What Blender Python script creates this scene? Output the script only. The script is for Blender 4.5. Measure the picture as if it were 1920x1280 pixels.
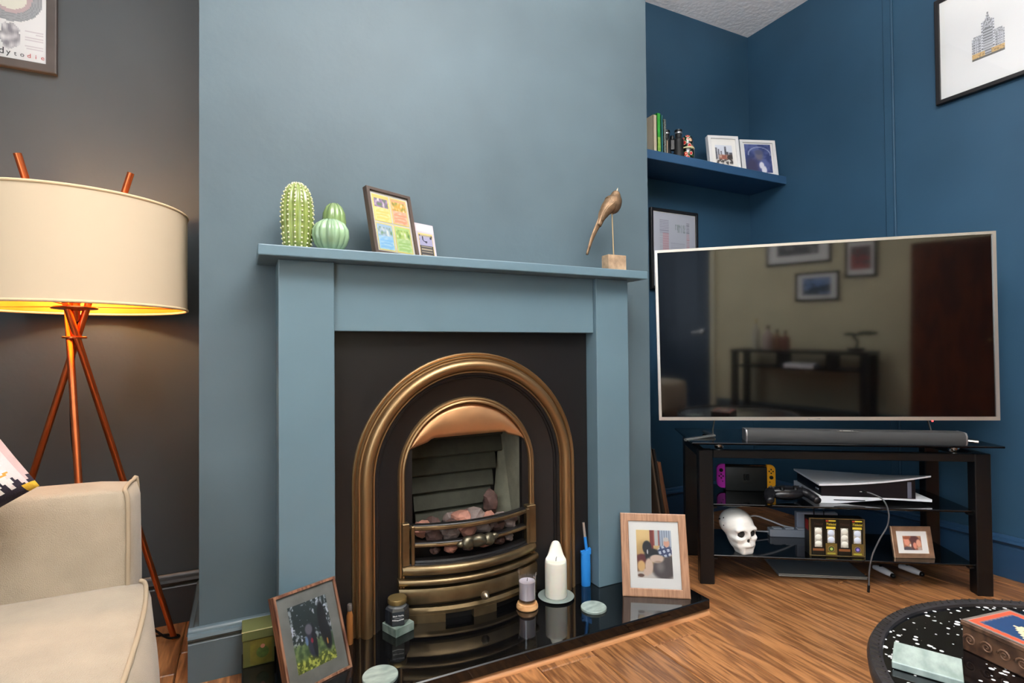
import bpy, bmesh, math, random
from mathutils import Vector, Matrix, noise
R = math.radians
PI = math.pi
for o in list(bpy.data.objects):
    bpy.data.objects.remove(o)
SC = bpy.context.scene
COL = SC.collection

# ------------------------------------------------------------------ camera
FPX = 1019.58
yaw, pitch, roll = R(26.361), R(0.8846), R(-0.4867)
fw = Vector((math.sin(yaw)*math.cos(pitch), math.cos(yaw)*math.cos(pitch), math.sin(pitch)))
r0 = Vector((math.cos(yaw), -math.sin(yaw), 0)); u0 = r0.cross(fw)
rt = math.cos(roll)*r0 + math.sin(roll)*u0
up = -math.sin(roll)*r0 + math.cos(roll)*u0
cd = bpy.data.cameras.new('camera'); cam = bpy.data.objects.new('camera', cd); COL.objects.link(cam)
m = Matrix((rt, up, -fw)).transposed().to_4x4(); m.translation = Vector((0, 0, 0.93))
cam.matrix_world = m
cd.sensor_width = 36; cd.sensor_fit = 'HORIZONTAL'; cd.lens = FPX/1920*36; cd.clip_start = 0.02
SC.camera = cam

# ------------------------------------------------------------------ world, lights, exposure
SC.view_settings.view_transform = 'Standard'; SC.view_settings.look = 'None'
SC.view_settings.gamma = 1; SC.view_settings.use_curve_mapping = False
SC.view_settings.exposure = 0.25
UX, UY = .65, .10      # uplighter bowl, added to brighten the ceiling and upper walls
ul = bpy.data.lights.new('added_bowl_light', 'AREA'); ul.shape = 'DISK'; ul.size = .34; ul.energy = 165; ul.color = (1.0, .97, .93)
uo = bpy.data.objects.new('added_bowl_light', ul); COL.objects.link(uo); uo.location = (UX, UY, 2.82-.75); uo.rotation_euler = (math.pi, 0, 0)
W = bpy.data.worlds.new('world'); SC.world = W; W.use_nodes = True
W.node_tree.nodes['Background'].inputs[0].default_value = (0.55, 0.72, 1.0, 1)
W.node_tree.nodes['Background'].inputs[1].default_value = 1.0
def area(name, loc, direction, sx, sy, power, col):
    d = bpy.data.lights.new(name, 'AREA'); d.shape = 'RECTANGLE'; d.size = sx; d.size_y = sy
    d.energy = power; d.color = col
    o = bpy.data.objects.new(name, d); COL.objects.link(o); o.location = loc
    o.rotation_euler = Vector(direction).to_track_quat('-Z', 'Z').to_euler()
    return o
# daylight entering by the window of the left wall (X = -1.35, Y -1.55..0.25)
area('window_daylight', (-1.33, -0.65, 1.55), (1, 0, 0.14), 1.7, 1.45, 48, (0.84, 0.93, 1.0))
# point light of a lamp bulb
def lamp_light(name, loc, power, col, rad):
    d = bpy.data.lights.new(name, 'POINT'); d.energy = power; d.color = col; d.shadow_soft_size = rad
    o = bpy.data.objects.new(name, d); COL.objects.link(o); o.location = loc
    return o

# ------------------------------------------------------------------ material helpers
def lin(c):
    return tuple((x/12.92 if x <= 0.04045 else ((x+0.055)/1.055)**2.4) for x in c)
def s8(r, g, b):
    return lin((r/255, g/255, b/255))
MATS = {}
def M(name, col=(0.5, 0.5, 0.5), rough=0.5, metal=0.0, var=0.0, scale=12.0, bump=0.0, bscale=150.0, spec=0.5,
      coat=0.0, stretch=None, trans=0.0, ior=1.45, emit=None, estr=1.0, sss=0.0, rvar=0.0, sheen=0.0, col2=None, detail=3.0):
    if name in MATS: return MATS[name]
    mt = bpy.data.materials.new(name); mt.use_nodes = True; MATS[name] = mt
    nt = mt.node_tree; N = nt.nodes; L = nt.links; b = N['Principled BSDF']
    b.inputs['Base Color'].default_value = (*col, 1); b.inputs['Roughness'].default_value = rough
    b.inputs['Metallic'].default_value = metal; b.inputs['Specular IOR Level'].default_value = spec
    b.inputs['Coat Weight'].default_value = coat; b.inputs['Coat Roughness'].default_value = 0.08
    b.inputs['Transmission Weight'].default_value = trans; b.inputs['IOR'].default_value = ior
    if sheen: b.inputs['Sheen Weight'].default_value = sheen
    if sss:
        b.inputs['Subsurface Weight'].default_value = sss; b.inputs['Subsurface Radius'].default_value = (0.02, 0.012, 0.008)
        b.inputs['Subsurface Scale'].default_value = 0.5
    if emit:
        b.inputs['Emission Color'].default_value = (*emit, 1); b.inputs['Emission Strength'].default_value = estr
    if var or bump or rvar:
        tc = N.new('ShaderNodeTexCoord'); mp = N.new('ShaderNodeMapping'); L.new(tc.outputs['Object'], mp.inputs['Vector'])
        if stretch: mp.inputs['Scale'].default_value = stretch
        if var or rvar:
            n = N.new('ShaderNodeTexNoise'); n.inputs['Scale'].default_value = scale; n.inputs['Detail'].default_value = detail
            L.new(mp.outputs[0], n.inputs['Vector'])
        if var:
            cr = N.new('ShaderNodeValToRGB'); L.new(n.outputs[0], cr.inputs[0])
            c2 = col2 if col2 else tuple(min(1, c*(1+var)) for c in col)
            c1 = tuple(c*(1-var) for c in col) if not col2 else col
            cr.color_ramp.elements[0].position = 0.32; cr.color_ramp.elements[1].position = 0.68
            cr.color_ramp.elements[0].color = (*c1, 1); cr.color_ramp.elements[1].color = (*c2, 1)
            L.new(cr.outputs[0], b.inputs['Base Color'])
        if rvar:
            mr = N.new('ShaderNodeMapRange'); L.new(n.outputs[0], mr.inputs[0])
            mr.inputs[3].default_value = max(0, rough-rvar); mr.inputs[4].default_value = min(1, rough+rvar)
            L.new(mr.outputs[0], b.inputs['Roughness'])
        if bump:
            n2 = N.new('ShaderNodeTexNoise'); n2.inputs['Scale'].default_value = bscale; n2.inputs['Detail'].default_value = 4
            L.new(mp.outputs[0], n2.inputs['Vector'])
            bp = N.new('ShaderNodeBump'); bp.inputs['Strength'].default_value = bump; bp.inputs['Distance'].default_value = 0.004
            L.new(n2.outputs[0], bp.inputs['Height']); L.new(bp.outputs[0], b.inputs['Normal'])
    return mt
def mat_print():
    mt = bpy.data.materials.new('print'); mt.use_nodes = True; nt = mt.node_tree; b = nt.nodes['Principled BSDF']
    a = nt.nodes.new('ShaderNodeVertexColor'); a.layer_name = 'Col'; nt.links.new(a.outputs[0], b.inputs['Base Color'])
    b.inputs['Roughness'].default_value = 0.45; MATS['print'] = mt; return mt
mat_print()
def mat_pane():
    mt = bpy.data.materials.new('pane_glass'); mt.use_nodes = True; nt = mt.node_tree; N = nt.nodes; L = nt.links
    N.remove(N['Principled BSDF'])
    t = N.new('ShaderNodeBsdfTransparent'); g = N.new('ShaderNodeBsdfGlossy'); g.inputs['Roughness'].default_value = 0.02
    f = N.new('ShaderNodeFresnel'); f.inputs[0].default_value = 1.45; mx = N.new('ShaderNodeMixShader')
    L.new(f.outputs[0], mx.inputs[0]); L.new(t.outputs[0], mx.inputs[1]); L.new(g.outputs[0], mx.inputs[2])
    L.new(mx.outputs[0], N['Material Output'].inputs[0]); MATS['pane'] = mt; return mt
mat_pane()
def mat_thin():
    mt = bpy.data.materials.new('thin_glass'); mt.use_nodes = True; nt = mt.node_tree; N = nt.nodes; L = nt.links
    N.remove(N['Principled BSDF'])
    t = N.new('ShaderNodeBsdfTransparent'); t.inputs[0].default_value = (.97, .98, .98, 1); g = N.new('ShaderNodeBsdfGlossy'); g.inputs['Roughness'].default_value = 0.03
    f = N.new('ShaderNodeLayerWeight'); p = N.new('ShaderNodeMath'); p.operation = 'POWER'; p.inputs[1].default_value = 2.0
    q = N.new('ShaderNodeMath'); q.operation = 'MULTIPLY_ADD'; q.inputs[1].default_value = 0.75; q.inputs[2].default_value = 0.10; mx = N.new('ShaderNodeMixShader')
    L.new(f.outputs['Facing'], p.inputs[0]); L.new(p.outputs[0], q.inputs[0])
    L.new(q.outputs[0], mx.inputs[0]); L.new(t.outputs[0], mx.inputs[1]); L.new(g.outputs[0], mx.inputs[2])
    L.new(mx.outputs[0], N['Material Output'].inputs[0]); MATS['thin'] = mt; return mt
mat_thin()
def mat_wood(name, c1, c2, rough=0.4, axis=1, scale=1.0, rand=0.0, bump=0.15, freq=34, fine=0.55, stre=0.9, lo=.22, hi=.62):
    if name in MATS: return MATS[name]
    mt = bpy.data.materials.new(name); mt.use_nodes = True; MATS[name] = mt
    nt = mt.node_tree; N = nt.nodes; L = nt.links; b = N['Principled BSDF']; b.inputs['Roughness'].default_value = rough
    tc = N.new('ShaderNodeTexCoord'); mp = N.new('ShaderNodeMapping'); L.new(tc.outputs['Object'], mp.inputs['Vector'])
    sc = [9*scale]*3; sc[axis] = stre*scale; mp.inputs['Scale'].default_value = sc
    oi = N.new('ShaderNodeObjectInfo')
    if rand:
        cx = N.new('ShaderNodeCombineXYZ'); ml = N.new('ShaderNodeMath'); ml.operation = 'MULTIPLY'; ml.inputs[1].default_value = 37.0
        L.new(oi.outputs['Random'], ml.inputs[0])
        for i in range(3): L.new(ml.outputs[0], cx.inputs[i])
        L.new(cx.outputs[0], mp.inputs['Location'])
    n = N.new('ShaderNodeTexNoise'); n.inputs['Scale'].default_value = 1.6; n.inputs['Detail'].default_value = 3; n.inputs['Distortion'].default_value = 0.25
    L.new(mp.outputs[0], n.inputs['Vector'])
    wv = N.new('ShaderNodeTexNoise'); wv.inputs['Scale'].default_value = 14; wv.inputs['Detail'].default_value = 4
    L.new(mp.outputs[0], wv.inputs['Vector'])
    sn = N.new('ShaderNodeMath'); sn.operation = 'MULTIPLY'; sn.inputs[1].default_value = freq; L.new(n.outputs[0], sn.inputs[0])
    si = N.new('ShaderNodeMath'); si.operation = 'SINE'; L.new(sn.outputs[0], si.inputs[0])
    ab = N.new('ShaderNodeMapRange'); ab.inputs[1].default_value = -1; ab.inputs[2].default_value = 1; L.new(si.outputs[0], ab.inputs[0])
    mx = N.new('ShaderNodeMix'); mx.inputs[0].default_value = fine; L.new(ab.outputs[0], mx.inputs[2]); L.new(wv.outputs[0], mx.inputs[3])
    cr = N.new('ShaderNodeValToRGB'); L.new(mx.outputs[0], cr.inputs[0])
    cr.color_ramp.elements[0].position = lo; cr.color_ramp.elements[1].position = hi
    cr.color_ramp.elements[0].color = (*c1, 1); cr.color_ramp.elements[1].color = (*c2, 1)
    out = cr.outputs[0]
    if rand:
        hs = N.new('ShaderNodeHueSaturation'); mr = N.new('ShaderNodeMapRange'); L.new(oi.outputs['Random'], mr.inputs[0])
        mr.inputs[3].default_value = 1-rand; mr.inputs[4].default_value = 1+rand
        L.new(mr.outputs[0], hs.inputs['Value']); L.new(out, hs.inputs['Color']); out = hs.outputs[0]
    L.new(out, b.inputs['Base Color'])
    bp = N.new('ShaderNodeBump'); bp.inputs['Strength'].default_value = bump; bp.inputs['Distance'].default_value = 0.002
    L.new(wv.outputs[0], bp.inputs['Height']); L.new(bp.outputs[0], b.inputs['Normal'])
    return mt
def mat_marble(name, c1, c2, rough=0.25):
    return M(name, c1, rough, var=0.3, scale=22, col2=c2, stretch=(1, 2.5, 1), detail=5)
def mat_shade():
    mt = bpy.data.materials.new('shade_fabric'); mt.use_nodes = True; nt = mt.node_tree; N = nt.nodes; L = nt.links
    b = N['Principled BSDF']; b.inputs['Base Color'].default_value = (*s8(214, 194, 164), 1); b.inputs['Roughness'].default_value = 0.85
    t = N.new('ShaderNodeBsdfTranslucent'); t.inputs[0].default_value = (*s8(250, 214, 160), 1)
    mx = N.new('ShaderNodeMixShader'); mx.inputs[0].default_value = 0.04
    L.new(b.outputs[0], mx.inputs[1]); L.new(t.outputs[0], mx.inputs[2]); L.new(mx.outputs[0], N['Material Output'].inputs[0])
    MATS['shade'] = mt; return mt
mat_shade()

# ------------------------------------------------------------------ mesh helpers
def NB(): return bmesh.new()
def bx(bm, x0, x1, y0, y1, z0, z1, bev=0.0, seg=1):
    vs = [bm.verts.new((x, y, z)) for x in (x0, x1) for y in (y0, y1) for z in (z0, z1)]
    fs = [(0, 1, 3, 2), (4, 6, 7, 5), (0, 4, 5, 1), (2, 3, 7, 6), (0, 2, 6, 4), (1, 5, 7, 3)]
    F = [bm.faces.new([vs[i] for i in f]) for f in fs]
    if bev:
        es = list({e for f in F for e in f.edges})
        bmesh.ops.bevel(bm, geom=es, offset=bev, segments=seg, profile=0.5, affect='EDGES')
    return vs
def lathe(bm, prof, n=32, cx=0, cy=0, cap0=True, cap1=True, sx=1, sy=1):
    rings = []
    for r, z in prof:
        rings.append([bm.verts.new((cx+sx*r*math.cos(2*PI*k/n), cy+sy*r*math.sin(2*PI*k/n), z)) for k in range(n)])
    for a, b in zip(rings, rings[1:]):
        for k in range(n):
            bm.faces.new((a[k], a[(k+1) % n], b[(k+1) % n], b[k]))
    if cap0: bm.faces.new(rings[0][::-1])
    if cap1: bm.faces.new(rings[-1])
    return rings
def tube(bm, pts, rad, n=10, cap=True):
    pts = [Vector(p) for p in pts]; rings = []
    rr = rad if isinstance(rad, (list, tuple)) else [rad]*len(pts)
    prev = None
    for i, p in enumerate(pts):
        t = (pts[min(i+1, len(pts)-1)] - pts[max(i-1, 0)]).normalized()
        if prev is None:
            a = Vector((0, 0, 1)) if abs(t.z) < 0.9 else Vector((1, 0, 0))
            x = t.cross(a).normalized()
        else:
            x = (prev - t*prev.dot(t)).normalized()
        prev = x; y = t.cross(x)
        q = rr[i]; qx, qy = q if isinstance(q, tuple) else (q, q)
        rings.append([bm.verts.new(p + qx*x*math.cos(2*PI*k/n) + qy*y*math.sin(2*PI*k/n)) for k in range(n)])
    for a, b in zip(rings, rings[1:]):
        for k in range(n): bm.faces.new((a[k], a[(k+1) % n], b[(k+1) % n], b[k]))
    if cap:
        bm.faces.new(rings[0][::-1]); bm.faces.new(rings[-1])
def smooth_path(pts, n=8):
    pts = [Vector(p) for p in pts]; out = []
    for i in range(len(pts)-1):
        p0 = pts[max(i-1, 0)]; p1 = pts[i]; p2 = pts[i+1]; p3 = pts[min(i+2, len(pts)-1)]
        for k in range(n):
            t = k/n
            out.append(0.5*((2*p1)+(-p0+p2)*t+(2*p0-5*p1+4*p2-p3)*t*t+(-p0+3*p1-3*p2+p3)*t**3))
    out.append(pts[-1]); return out
def prism(bm, pts, axis, a, b):
    """polygon pts (2-D) extruded along axis ('x','y','z') from a to b"""
    def P(p, t):
        return {'x': (t, p[0], p[1]), 'y': (p[0], t, p[1]), 'z': (p[0], p[1], t)}[axis]
    A = [bm.verts.new(P(p, a)) for p in pts]; B = [bm.verts.new(P(p, b)) for p in pts]
    n = len(pts)
    for i in range(n): bm.faces.new((A[i], A[(i+1) % n], B[(i+1) % n], B[i]))
    bm.faces.new(A[::-1]); bm.faces.new(B)
def ball(bm, c, r, u=16, v=10, sc=(1, 1, 1)):
    mtx = Matrix.Translation(c) @ Matrix.Diagonal((*sc, 1))
    bmesh.ops.create_uvsphere(bm, u_segments=u, v_segments=v, radius=r, matrix=mtx)
def obj(name, bm, mat, parent=None, smooth=False, loc=None, rot=None, solid=0, label=None, subd=0):
    if isinstance(bm, bpy.types.Mesh): me = bm
    else:
        bmesh.ops.recalc_face_normals(bm, faces=bm.faces[:])
        me = bpy.data.meshes.new(name); bm.to_mesh(me); bm.free()
    o = bpy.data.objects.new(name, me); COL.objects.link(o)
    if isinstance(mat, str): mat = MATS[mat]
    if not me.materials: me.materials.append(mat)
    if parent is not None: o.parent = parent
    if loc is not None: o.location = loc
    if rot is not None: o.rotation_euler = rot
    if smooth:
        for p in me.polygons: p.use_smooth = True
        if smooth != 'all':
            try:
                me.set_sharp_from_angle(angle=R(38))
            except Exception: pass
    if solid:
        md = o.modifiers.new('solid', 'SOLIDIFY'); md.thickness = solid; md.offset = 0
    if subd:
        md = o.modifiers.new('sub', 'SUBSURF'); md.levels = subd; md.render_levels = subd
    if label: o['label'] = label
    return o
def tag(o, label, cat, group=None):
    o['label'] = label; o['category'] = cat
    if group: o['group'] = group
    return o
def thing(name, label, cat, loc=(0, 0, 0), rot=(0, 0, 0), group=None):
    o = bpy.data.objects.new(name, None); COL.objects.link(o); o.location = loc; o.rotation_euler = rot
    o.empty_display_size = 0.05
    return tag(o, label, cat, group)
def struct(name, bm, mat, parent=None, smooth=False):
    o = obj(name, bm, mat, parent, smooth)
    if parent is None: o['kind'] = 'structure'
    return o
def dup(root, loc, rot, label, group=None):
    r = root.copy(); COL.objects.link(r); r.location = loc; r.rotation_euler = rot; r['label'] = label
    if group: r['group'] = group
    for ch in list(root.children):
        c = ch.copy(); COL.objects.link(c); c.parent = r
        for g in ch.children:
            d = g.copy(); COL.objects.link(d); d.parent = c
    return r
def printmesh(name, w, h, nx, ny, fn, parent, loc=(0, 0, 0), rot=None, label=None):
    """flat printed sheet in the local XZ plane, facing -Y; fn(u, v) -> sRGB 0..255, u from left, v from bottom"""
    me = bpy.data.meshes.new(name)
    vs = [(-w/2+w*i/nx, 0, h*j/ny) for j in range(ny+1) for i in range(nx+1)]
    fs = [(j*(nx+1)+i, j*(nx+1)+i+1, (j+1)*(nx+1)+i+1, (j+1)*(nx+1)+i) for j in range(ny) for i in range(nx)]
    me.from_pydata(vs, [], fs)
    ca = me.color_attributes.new('Col', 'FLOAT_COLOR', 'CORNER')
    k = 0; data = []
    for j in range(ny):
        for i in range(nx):
            c = s8(*[max(0, min(255, q)) for q in fn((i+.5)/nx, (j+.5)/ny)])
            data += [c[0], c[1], c[2], 1.0]*4
    ca.data.foreach_set('color', data)
    me.materials.append(MATS['print'])
    return obj(name, me, 'print', parent, loc=loc, rot=rot, label=label)
def text(name, s, size, mat, parent, loc, rot=(PI/2, 0, 0), align='CENTER', extr=0.0002, sx=1.0, shear=0.0):
    cu = bpy.data.curves.new(name, 'FONT'); cu.body = s; cu.size = size; cu.align_x = align; cu.extrude = extr; cu.shear = shear
    cu.resolution_u = 3
    t = bpy.data.objects.new('tmp', cu); COL.objects.link(t)
    dg = bpy.context.evaluated_depsgraph_get(); me = bpy.data.meshes.new_from_object(t.evaluated_get(dg))
    bpy.data.objects.remove(t); me.materials.clear()
    if sx != 1.0:
        for v in me.vertices: v.co.x *= sx
    return obj(name, me, mat, parent, loc=loc, rot=rot)
def nz(x, y, z=0.0, s=1.0): return noise.noise(Vector((x*s, y*s, z)))
def mixc(a, b, t): return tuple(p+(q-p)*t for p, q in zip(a, b))
def fbm(x, y, z): return nz(x, y, z)+.5*nz(x*2.1, y*2.1, z+3)+.25*nz(x*4.3, y*4.3, z+7)
def sst(a, b_, x): t_ = max(0, min(1, (x-a)/(b_-a))); return t_*t_*(3-2*t_)
def blob(u, v, cx, cy, rx, ry, soft=.25): return 1-sst(1-soft, 1+soft, math.hypot((u-cx)/rx, (v-cy)/ry))

# ------------------------------------------------------------------ materials
def mat_paint(name, c, rough=0.5):
    return M(name, c, rough, var=0.10, scale=2.2, bump=0.14, bscale=40, rvar=0.06, spec=0.38)
PAINT = mat_paint('wall_paint', s8(86, 102, 109))
SHADEBLUE = mat_paint('shaded_blue_paint', s8(42, 74, 97))  # right-hand walls: dimmer, bluer light put into the paint colour
SHADEGREY = mat_paint('shaded_grey_paint', s8(70, 77, 82))  # left alcove: its shade put into the paint colour
GLOSSP = M('gloss_paint', s8(86, 102, 109), 0.3, bump=0.06, bscale=40)
CEILM = M('ceiling_plaster', s8(244, 245, 248), 0.9, bump=0.9, bscale=40)
CREAM = M('cream_wall', s8(214, 204, 170), 0.8, var=0.05, scale=3, bump=0.1)
BLACKIRON = M('black_iron', s8(28, 26, 26), 0.38, 0.15, rvar=0.08, scale=30, bump=0.05, bscale=300)
BRONZE = M('antique_bronze', s8(160, 128, 90), 0.38, 0.88, var=0.07, scale=5, bump=0.03, bscale=250, rvar=0.03)
DULLBR = M('dull_bronze', s8(120, 102, 74), 0.36, 0.85, var=0.25, scale=16, rvar=0.08)
COPPER = M('copper_hood', s8(216, 164, 118), 0.42, 0.9, var=0.12, scale=9, rvar=0.06)
FIREBRICK = M('firebrick', s8(54, 54, 43), 0.8, var=0.15, scale=30, bump=0.2, bscale=120)
FIRESIDE = M('fire_side_board', s8(120, 118, 100), 0.85, var=0.1, scale=30, bump=0.15, bscale=200)
GRANITE = M('black_granite', s8(9, 9, 10), 0.045, var=0.5, scale=260, spec=0.55, coat=0.2)
OAKT = mat_wood('oak_trim', s8(150, 92, 52), s8(205, 146, 98), 0.45, axis=0)
FLOORW = mat_wood('oak_floor', s8(92, 54, 30), s8(176, 122, 76), 0.33, axis=1, rand=0.20, freq=34, fine=0.55, scale=1.7, bump=.2, stre=.75, lo=.10, hi=.82)
COPR = M('copper_rod', s8(205, 112, 66), 0.28, 0.92, var=0.08, scale=20)
GOLD = M('gold_lining', s8(240, 176, 70), 0.35, 0.6)
SOFA = M('oat_linen', s8(166, 151, 130), 0.92, var=0.09, scale=10, bump=0.5, bscale=500, sheen=0.2)
BLACKP = M('black_plastic', s8(16, 16, 17), 0.4)
BLACKG = M('black_gloss', s8(7, 7, 8), 0.06, coat=0.3)
BLACKM = M('black_metal', s8(14, 14, 15), 0.33, 0.0)
SILVER = M('silver_bezel', s8(214, 208, 200), 0.33, 0.75)
CHROME = M('chrome', s8(222, 214, 206), 0.08, 1.0)
WHITEP = M('white_plastic', s8(232, 232, 236), 0.35)
WHITEC = M('white_ceramic', s8(246, 242, 234), 0.22, bump=0.1, bscale=30)
WHITEF = M('white_frame', s8(232, 230, 228), 0.4)
MATB = M('mount_board', s8(240, 238, 234), 0.8)
BLACKF = M('black_frame', s8(24, 22, 24), 0.35, bump=0.05)
GREYF = M('grey_frame', s8(74, 69, 67), 0.5, var=0.15, scale=10)
GREENM = mat_marble('green_marble', s8(92, 108, 99), s8(138, 152, 143))
PALEM = mat_marble('pale_marble', s8(132, 147, 139), s8(170, 182, 174))
GLASS = M('clear_glass', (1, 1, 1), 0.02, trans=1.0, ior=1.45)

# ------------------------------------------------------------------ the room
XL, XR, YR, ZT = -1.35, 2.76, -2.1, 2.82
YC, YAL, YAR = 1.80, 2.225, 2.30
CX0, CX1 = -0.112, 1.540
b = NB(); bx(b, XL-.1, XR+.1, YR-.1, 2.4, -.08, -.012)
floor = struct('floor', b, M('subfloor', s8(60, 36, 20), 0.8))
random.seed(4)
PW = 0.19; k = 0
x = 1.155 - PW*14
while x < XR:
    x0, x1 = max(x, XL), min(x+PW, XR)
    if x1 - x0 > 0.01:
        y = YR - random.random()*1.0
        while y < 2.3:
            ln = 1.22; y0, y1 = max(y, YR), min(y+ln, 2.3)
            if y1-y0 > 0.02:
                b = NB(); g = 0.0009
                bx(b, -(x1-x0)/2+g, (x1-x0)/2-g, -(y1-y0)/2+g, (y1-y0)/2-g, -.012, 0, 0.0032)
                obj('plank', b, FLOORW, floor, loc=((x0+x1)/2, (y0+y1)/2, 0))
            y += ln
    x += PW
b = NB(); bx(b, XL-.1, XR+.1, YR-.1, 2.4, ZT, ZT+.08); struct('ceiling', b, CEILM)
b = NB(); bx(b, XL-.1, CX0, YAL, YAL+.1, 0, ZT); struct('wall_alcove_left', b, SHADEGREY)
b = NB(); bx(b, CX1, XR+.1, YAR, YAR+.1, 0, ZT); struct('wall_alcove_right', b, SHADEBLUE)
b = NB(); bx(b, XR, XR+.1, YR-.1, YAR, 0, ZT); struct('wall_right', b, SHADEBLUE)
b = NB(); bx(b, XL-.1, XR+.1, YR-.1, YR, 0, ZT); struct('wall_rear', b, CREAM)
b = NB(); WY0, WY1, WZ0, WZ1 = -1.55, 0.25, 0.80, 2.30
bx(b, XL-.1, XL, YR, WY0, 0, ZT); bx(b, XL-.1, XL, WY1, YAL, 0, ZT)
bx(b, XL-.1, XL, WY0, WY1, 0, WZ0); bx(b, XL-.1, XL, WY0, WY1, WZ1, ZT)
struct('wall_left', b, PAINT)
b = NB()
bx(b, CX0, .27, YC, 2.32, 0, ZT); bx(b, 1.14, CX1, YC, 2.32, 0, ZT)
bx(b, .27, 1.14, YC, 2.32, .93, ZT); bx(b, .27, 1.14, 2.10, 2.32, 0, .93)
struct('wall_chimney', b, PAINT)
# window in the left wall
win = struct('window_1', (lambda q: (bx(q, XL-.09, XL-.04, WY0, WY1, WZ0, WZ0+.06), bx(q, XL-.09, XL-.04, WY0, WY1, WZ1-.06, WZ1),
     bx(q, XL-.09, XL-.04, WY0, WY0+.06, WZ0, WZ1), bx(q, XL-.09, XL-.04, WY1-.06, WY1, WZ0, WZ1),
     bx(q, XL-.085, XL-.045, -.68, -.62, WZ0, WZ1)) and q)(NB()), WHITEP)
for ya, yb in ((WY0+.06, -.68), (-.62, WY1-.06)):
    q = NB(); bx(q, XL-.068, XL-.062, ya, yb, WZ0+.06, WZ1-.06); obj('pane', q, 'pane', win)
q = NB(); bx(q, XL-.04, XL+.12, WY0-.06, WY1+.06, WZ0-.03, WZ0, .006); obj('window_sill', q, WHITEP, win)
# skirting
def skirt_prof(h, t=.022):
    return [(0, 0), (t, 0), (t, h*.735), (t-.003, h*.755), (t-.004, h*.79), (t+.004, h*.81), (t+.009, h*.86), (t+.005, h*.91), (t-.006, h*.93), (t-.008, h*.97), (t-.014, h), (0, h)]
def skirt(name, p0, p1, out, h, mt=None):
    """profile swept from p0 to p1 (xy), 'out' = unit vector away from the wall"""
    b = NB(); pr = skirt_prof(h); o = Vector((*out, 0))
    rings = [[b.verts.new(Vector((*p, 0)) + o*a + Vector((0, 0, z))) for a, z in pr] for p in (p0, p1)]
    n = len(pr)
    for i in range(n): b.faces.new((rings[0][i], rings[0][(i+1) % n], rings[1][(i+1) % n], rings[1][i]))
    b.faces.new(rings[0]); b.faces.new(rings[1][::-1])
    return struct(name, b, mt or GLOSSP, smooth=True)
skirt('baseboard_chimney', (CX0-.026, YC), (.088, YC), (0, -1), .150)
skirt('baseboard_chimney_return', (CX0, YC), (CX0, YAL), (-1, 0), .150)
skirt('baseboard_alcove_left', (XL, YAL), (CX0, YAL), (0, -1), .168, M('shaded_grey_gloss', s8(58, 62, 66), .3))  # skirting darkened with the alcove shade in its colour
SHADEBLUEG = M('shaded_blue_gloss', s8(40, 70, 100), 0.3)  # right-hand skirting, dim blue light put into its colour
skirt('baseboard_alcove_right', (CX1, YAR), (XR, YAR), (0, -1), .168, SHADEBLUEG)
skirt('baseboard_right', (XR, YR), (XR, YAR), (-1, 0), .168, SHADEBLUEG)
skirt('baseboard_left', (XL, YR), (XL, YAL), (1, 0), .168)
b = NB(); bx(b, XR-.007, XR, 1.486, 1.524, .168, ZT, .003); bx(b, XR-.011, XR, 1.478, 1.488, .168, ZT, .003); struct('trim_1', b, SHADEBLUE)

# hearth and its oak beading
h = thing('hearth', 'polished black granite hearth slab in front of the fireplace', 'hearth', (.70, 1.41, 0))
b = NB(); vs = bx(b, -.703, .762, 0, .39, .020, .055, .003, 1); obj('slab', b, GRANITE, h)
b = NB(); bx(b, -.685, .738, .022, .39, 0, .0205); obj('plinth', b, BLACKIRON, h)
b = NB(); pts = [(0, 0), (-.022, 0), (-.022, .004), (-.018, .010), (-.010, .015), (0, .018)]
prism(b, [(1.432+p[0], p[1]) for p in pts], 'x', .03, 1.462); struct('trim_2', b, OAKT, smooth=True)

# ------------------------------------------------------------------ mantelpiece
mp_ = thing('mantelpiece', 'blue-grey painted fire surround with plain pilasters and flat mantel shelf', 'mantelpiece', (.705, 1.66, 0))
SURP = M('surround_paint', s8(98, 121, 132), 0.34, var=0.05, scale=3, bump=0.05, bscale=60)
b = NB(); bx(b, .037-.705, 1.369-.705, -.055, .14, 1.192, 1.222, .003, 2); obj('mantel_shelf', b, SURP, mp_)
for xa, xb in ((.090, .242), (1.171, 1.318)):
    b = NB(); bx(b, xa-.705, xb-.705, 0, .14, .055, 1.192, .003, 2); obj('pilaster', b, SURP, mp_)
b = NB(); bx(b, .2425-.705, 1.1705-.705, .018, .062, .990, 1.192, .002); obj('frieze', b, SURP, mp_)

# ------------------------------------------------------------------ cast-iron arched insert
FC, FS, FZ = .702, .52, .055           # arch centre x, springing height, hearth level
ins = thing('fireplace_insert', 'black cast-iron arched fireplace insert with brass mouldings and bowed grate', 'fireplace', (FC, 1.725, FZ))
def arch_pts(Rr, n=40, zb=FZ):
    p = [(-Rr, zb), (-Rr, (zb+FS)/2), (-Rr, FS)]
    p += [(-Rr*math.cos(PI*k/n), FS+Rr*math.sin(PI*k/n)) for k in range(1, n)]
    return p + [(Rr, FS), (Rr, (zb+FS)/2), (Rr, zb)]
def arch_sweep(b, prof):
    rows = []
    for Rr, y in prof:
        rows.append([b.verts.new((x, y-1.725, z-FZ)) for x, z in arch_pts(Rr)])
    for A, B in zip(rows, rows[1:]):
        for i in range(len(A)-1): b.faces.new((A[i], A[i+1], B[i+1], B[i]))
b = NB(); A = []; B = []
xl, xr, zt = .246-FC, 1.168-FC, .992
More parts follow.
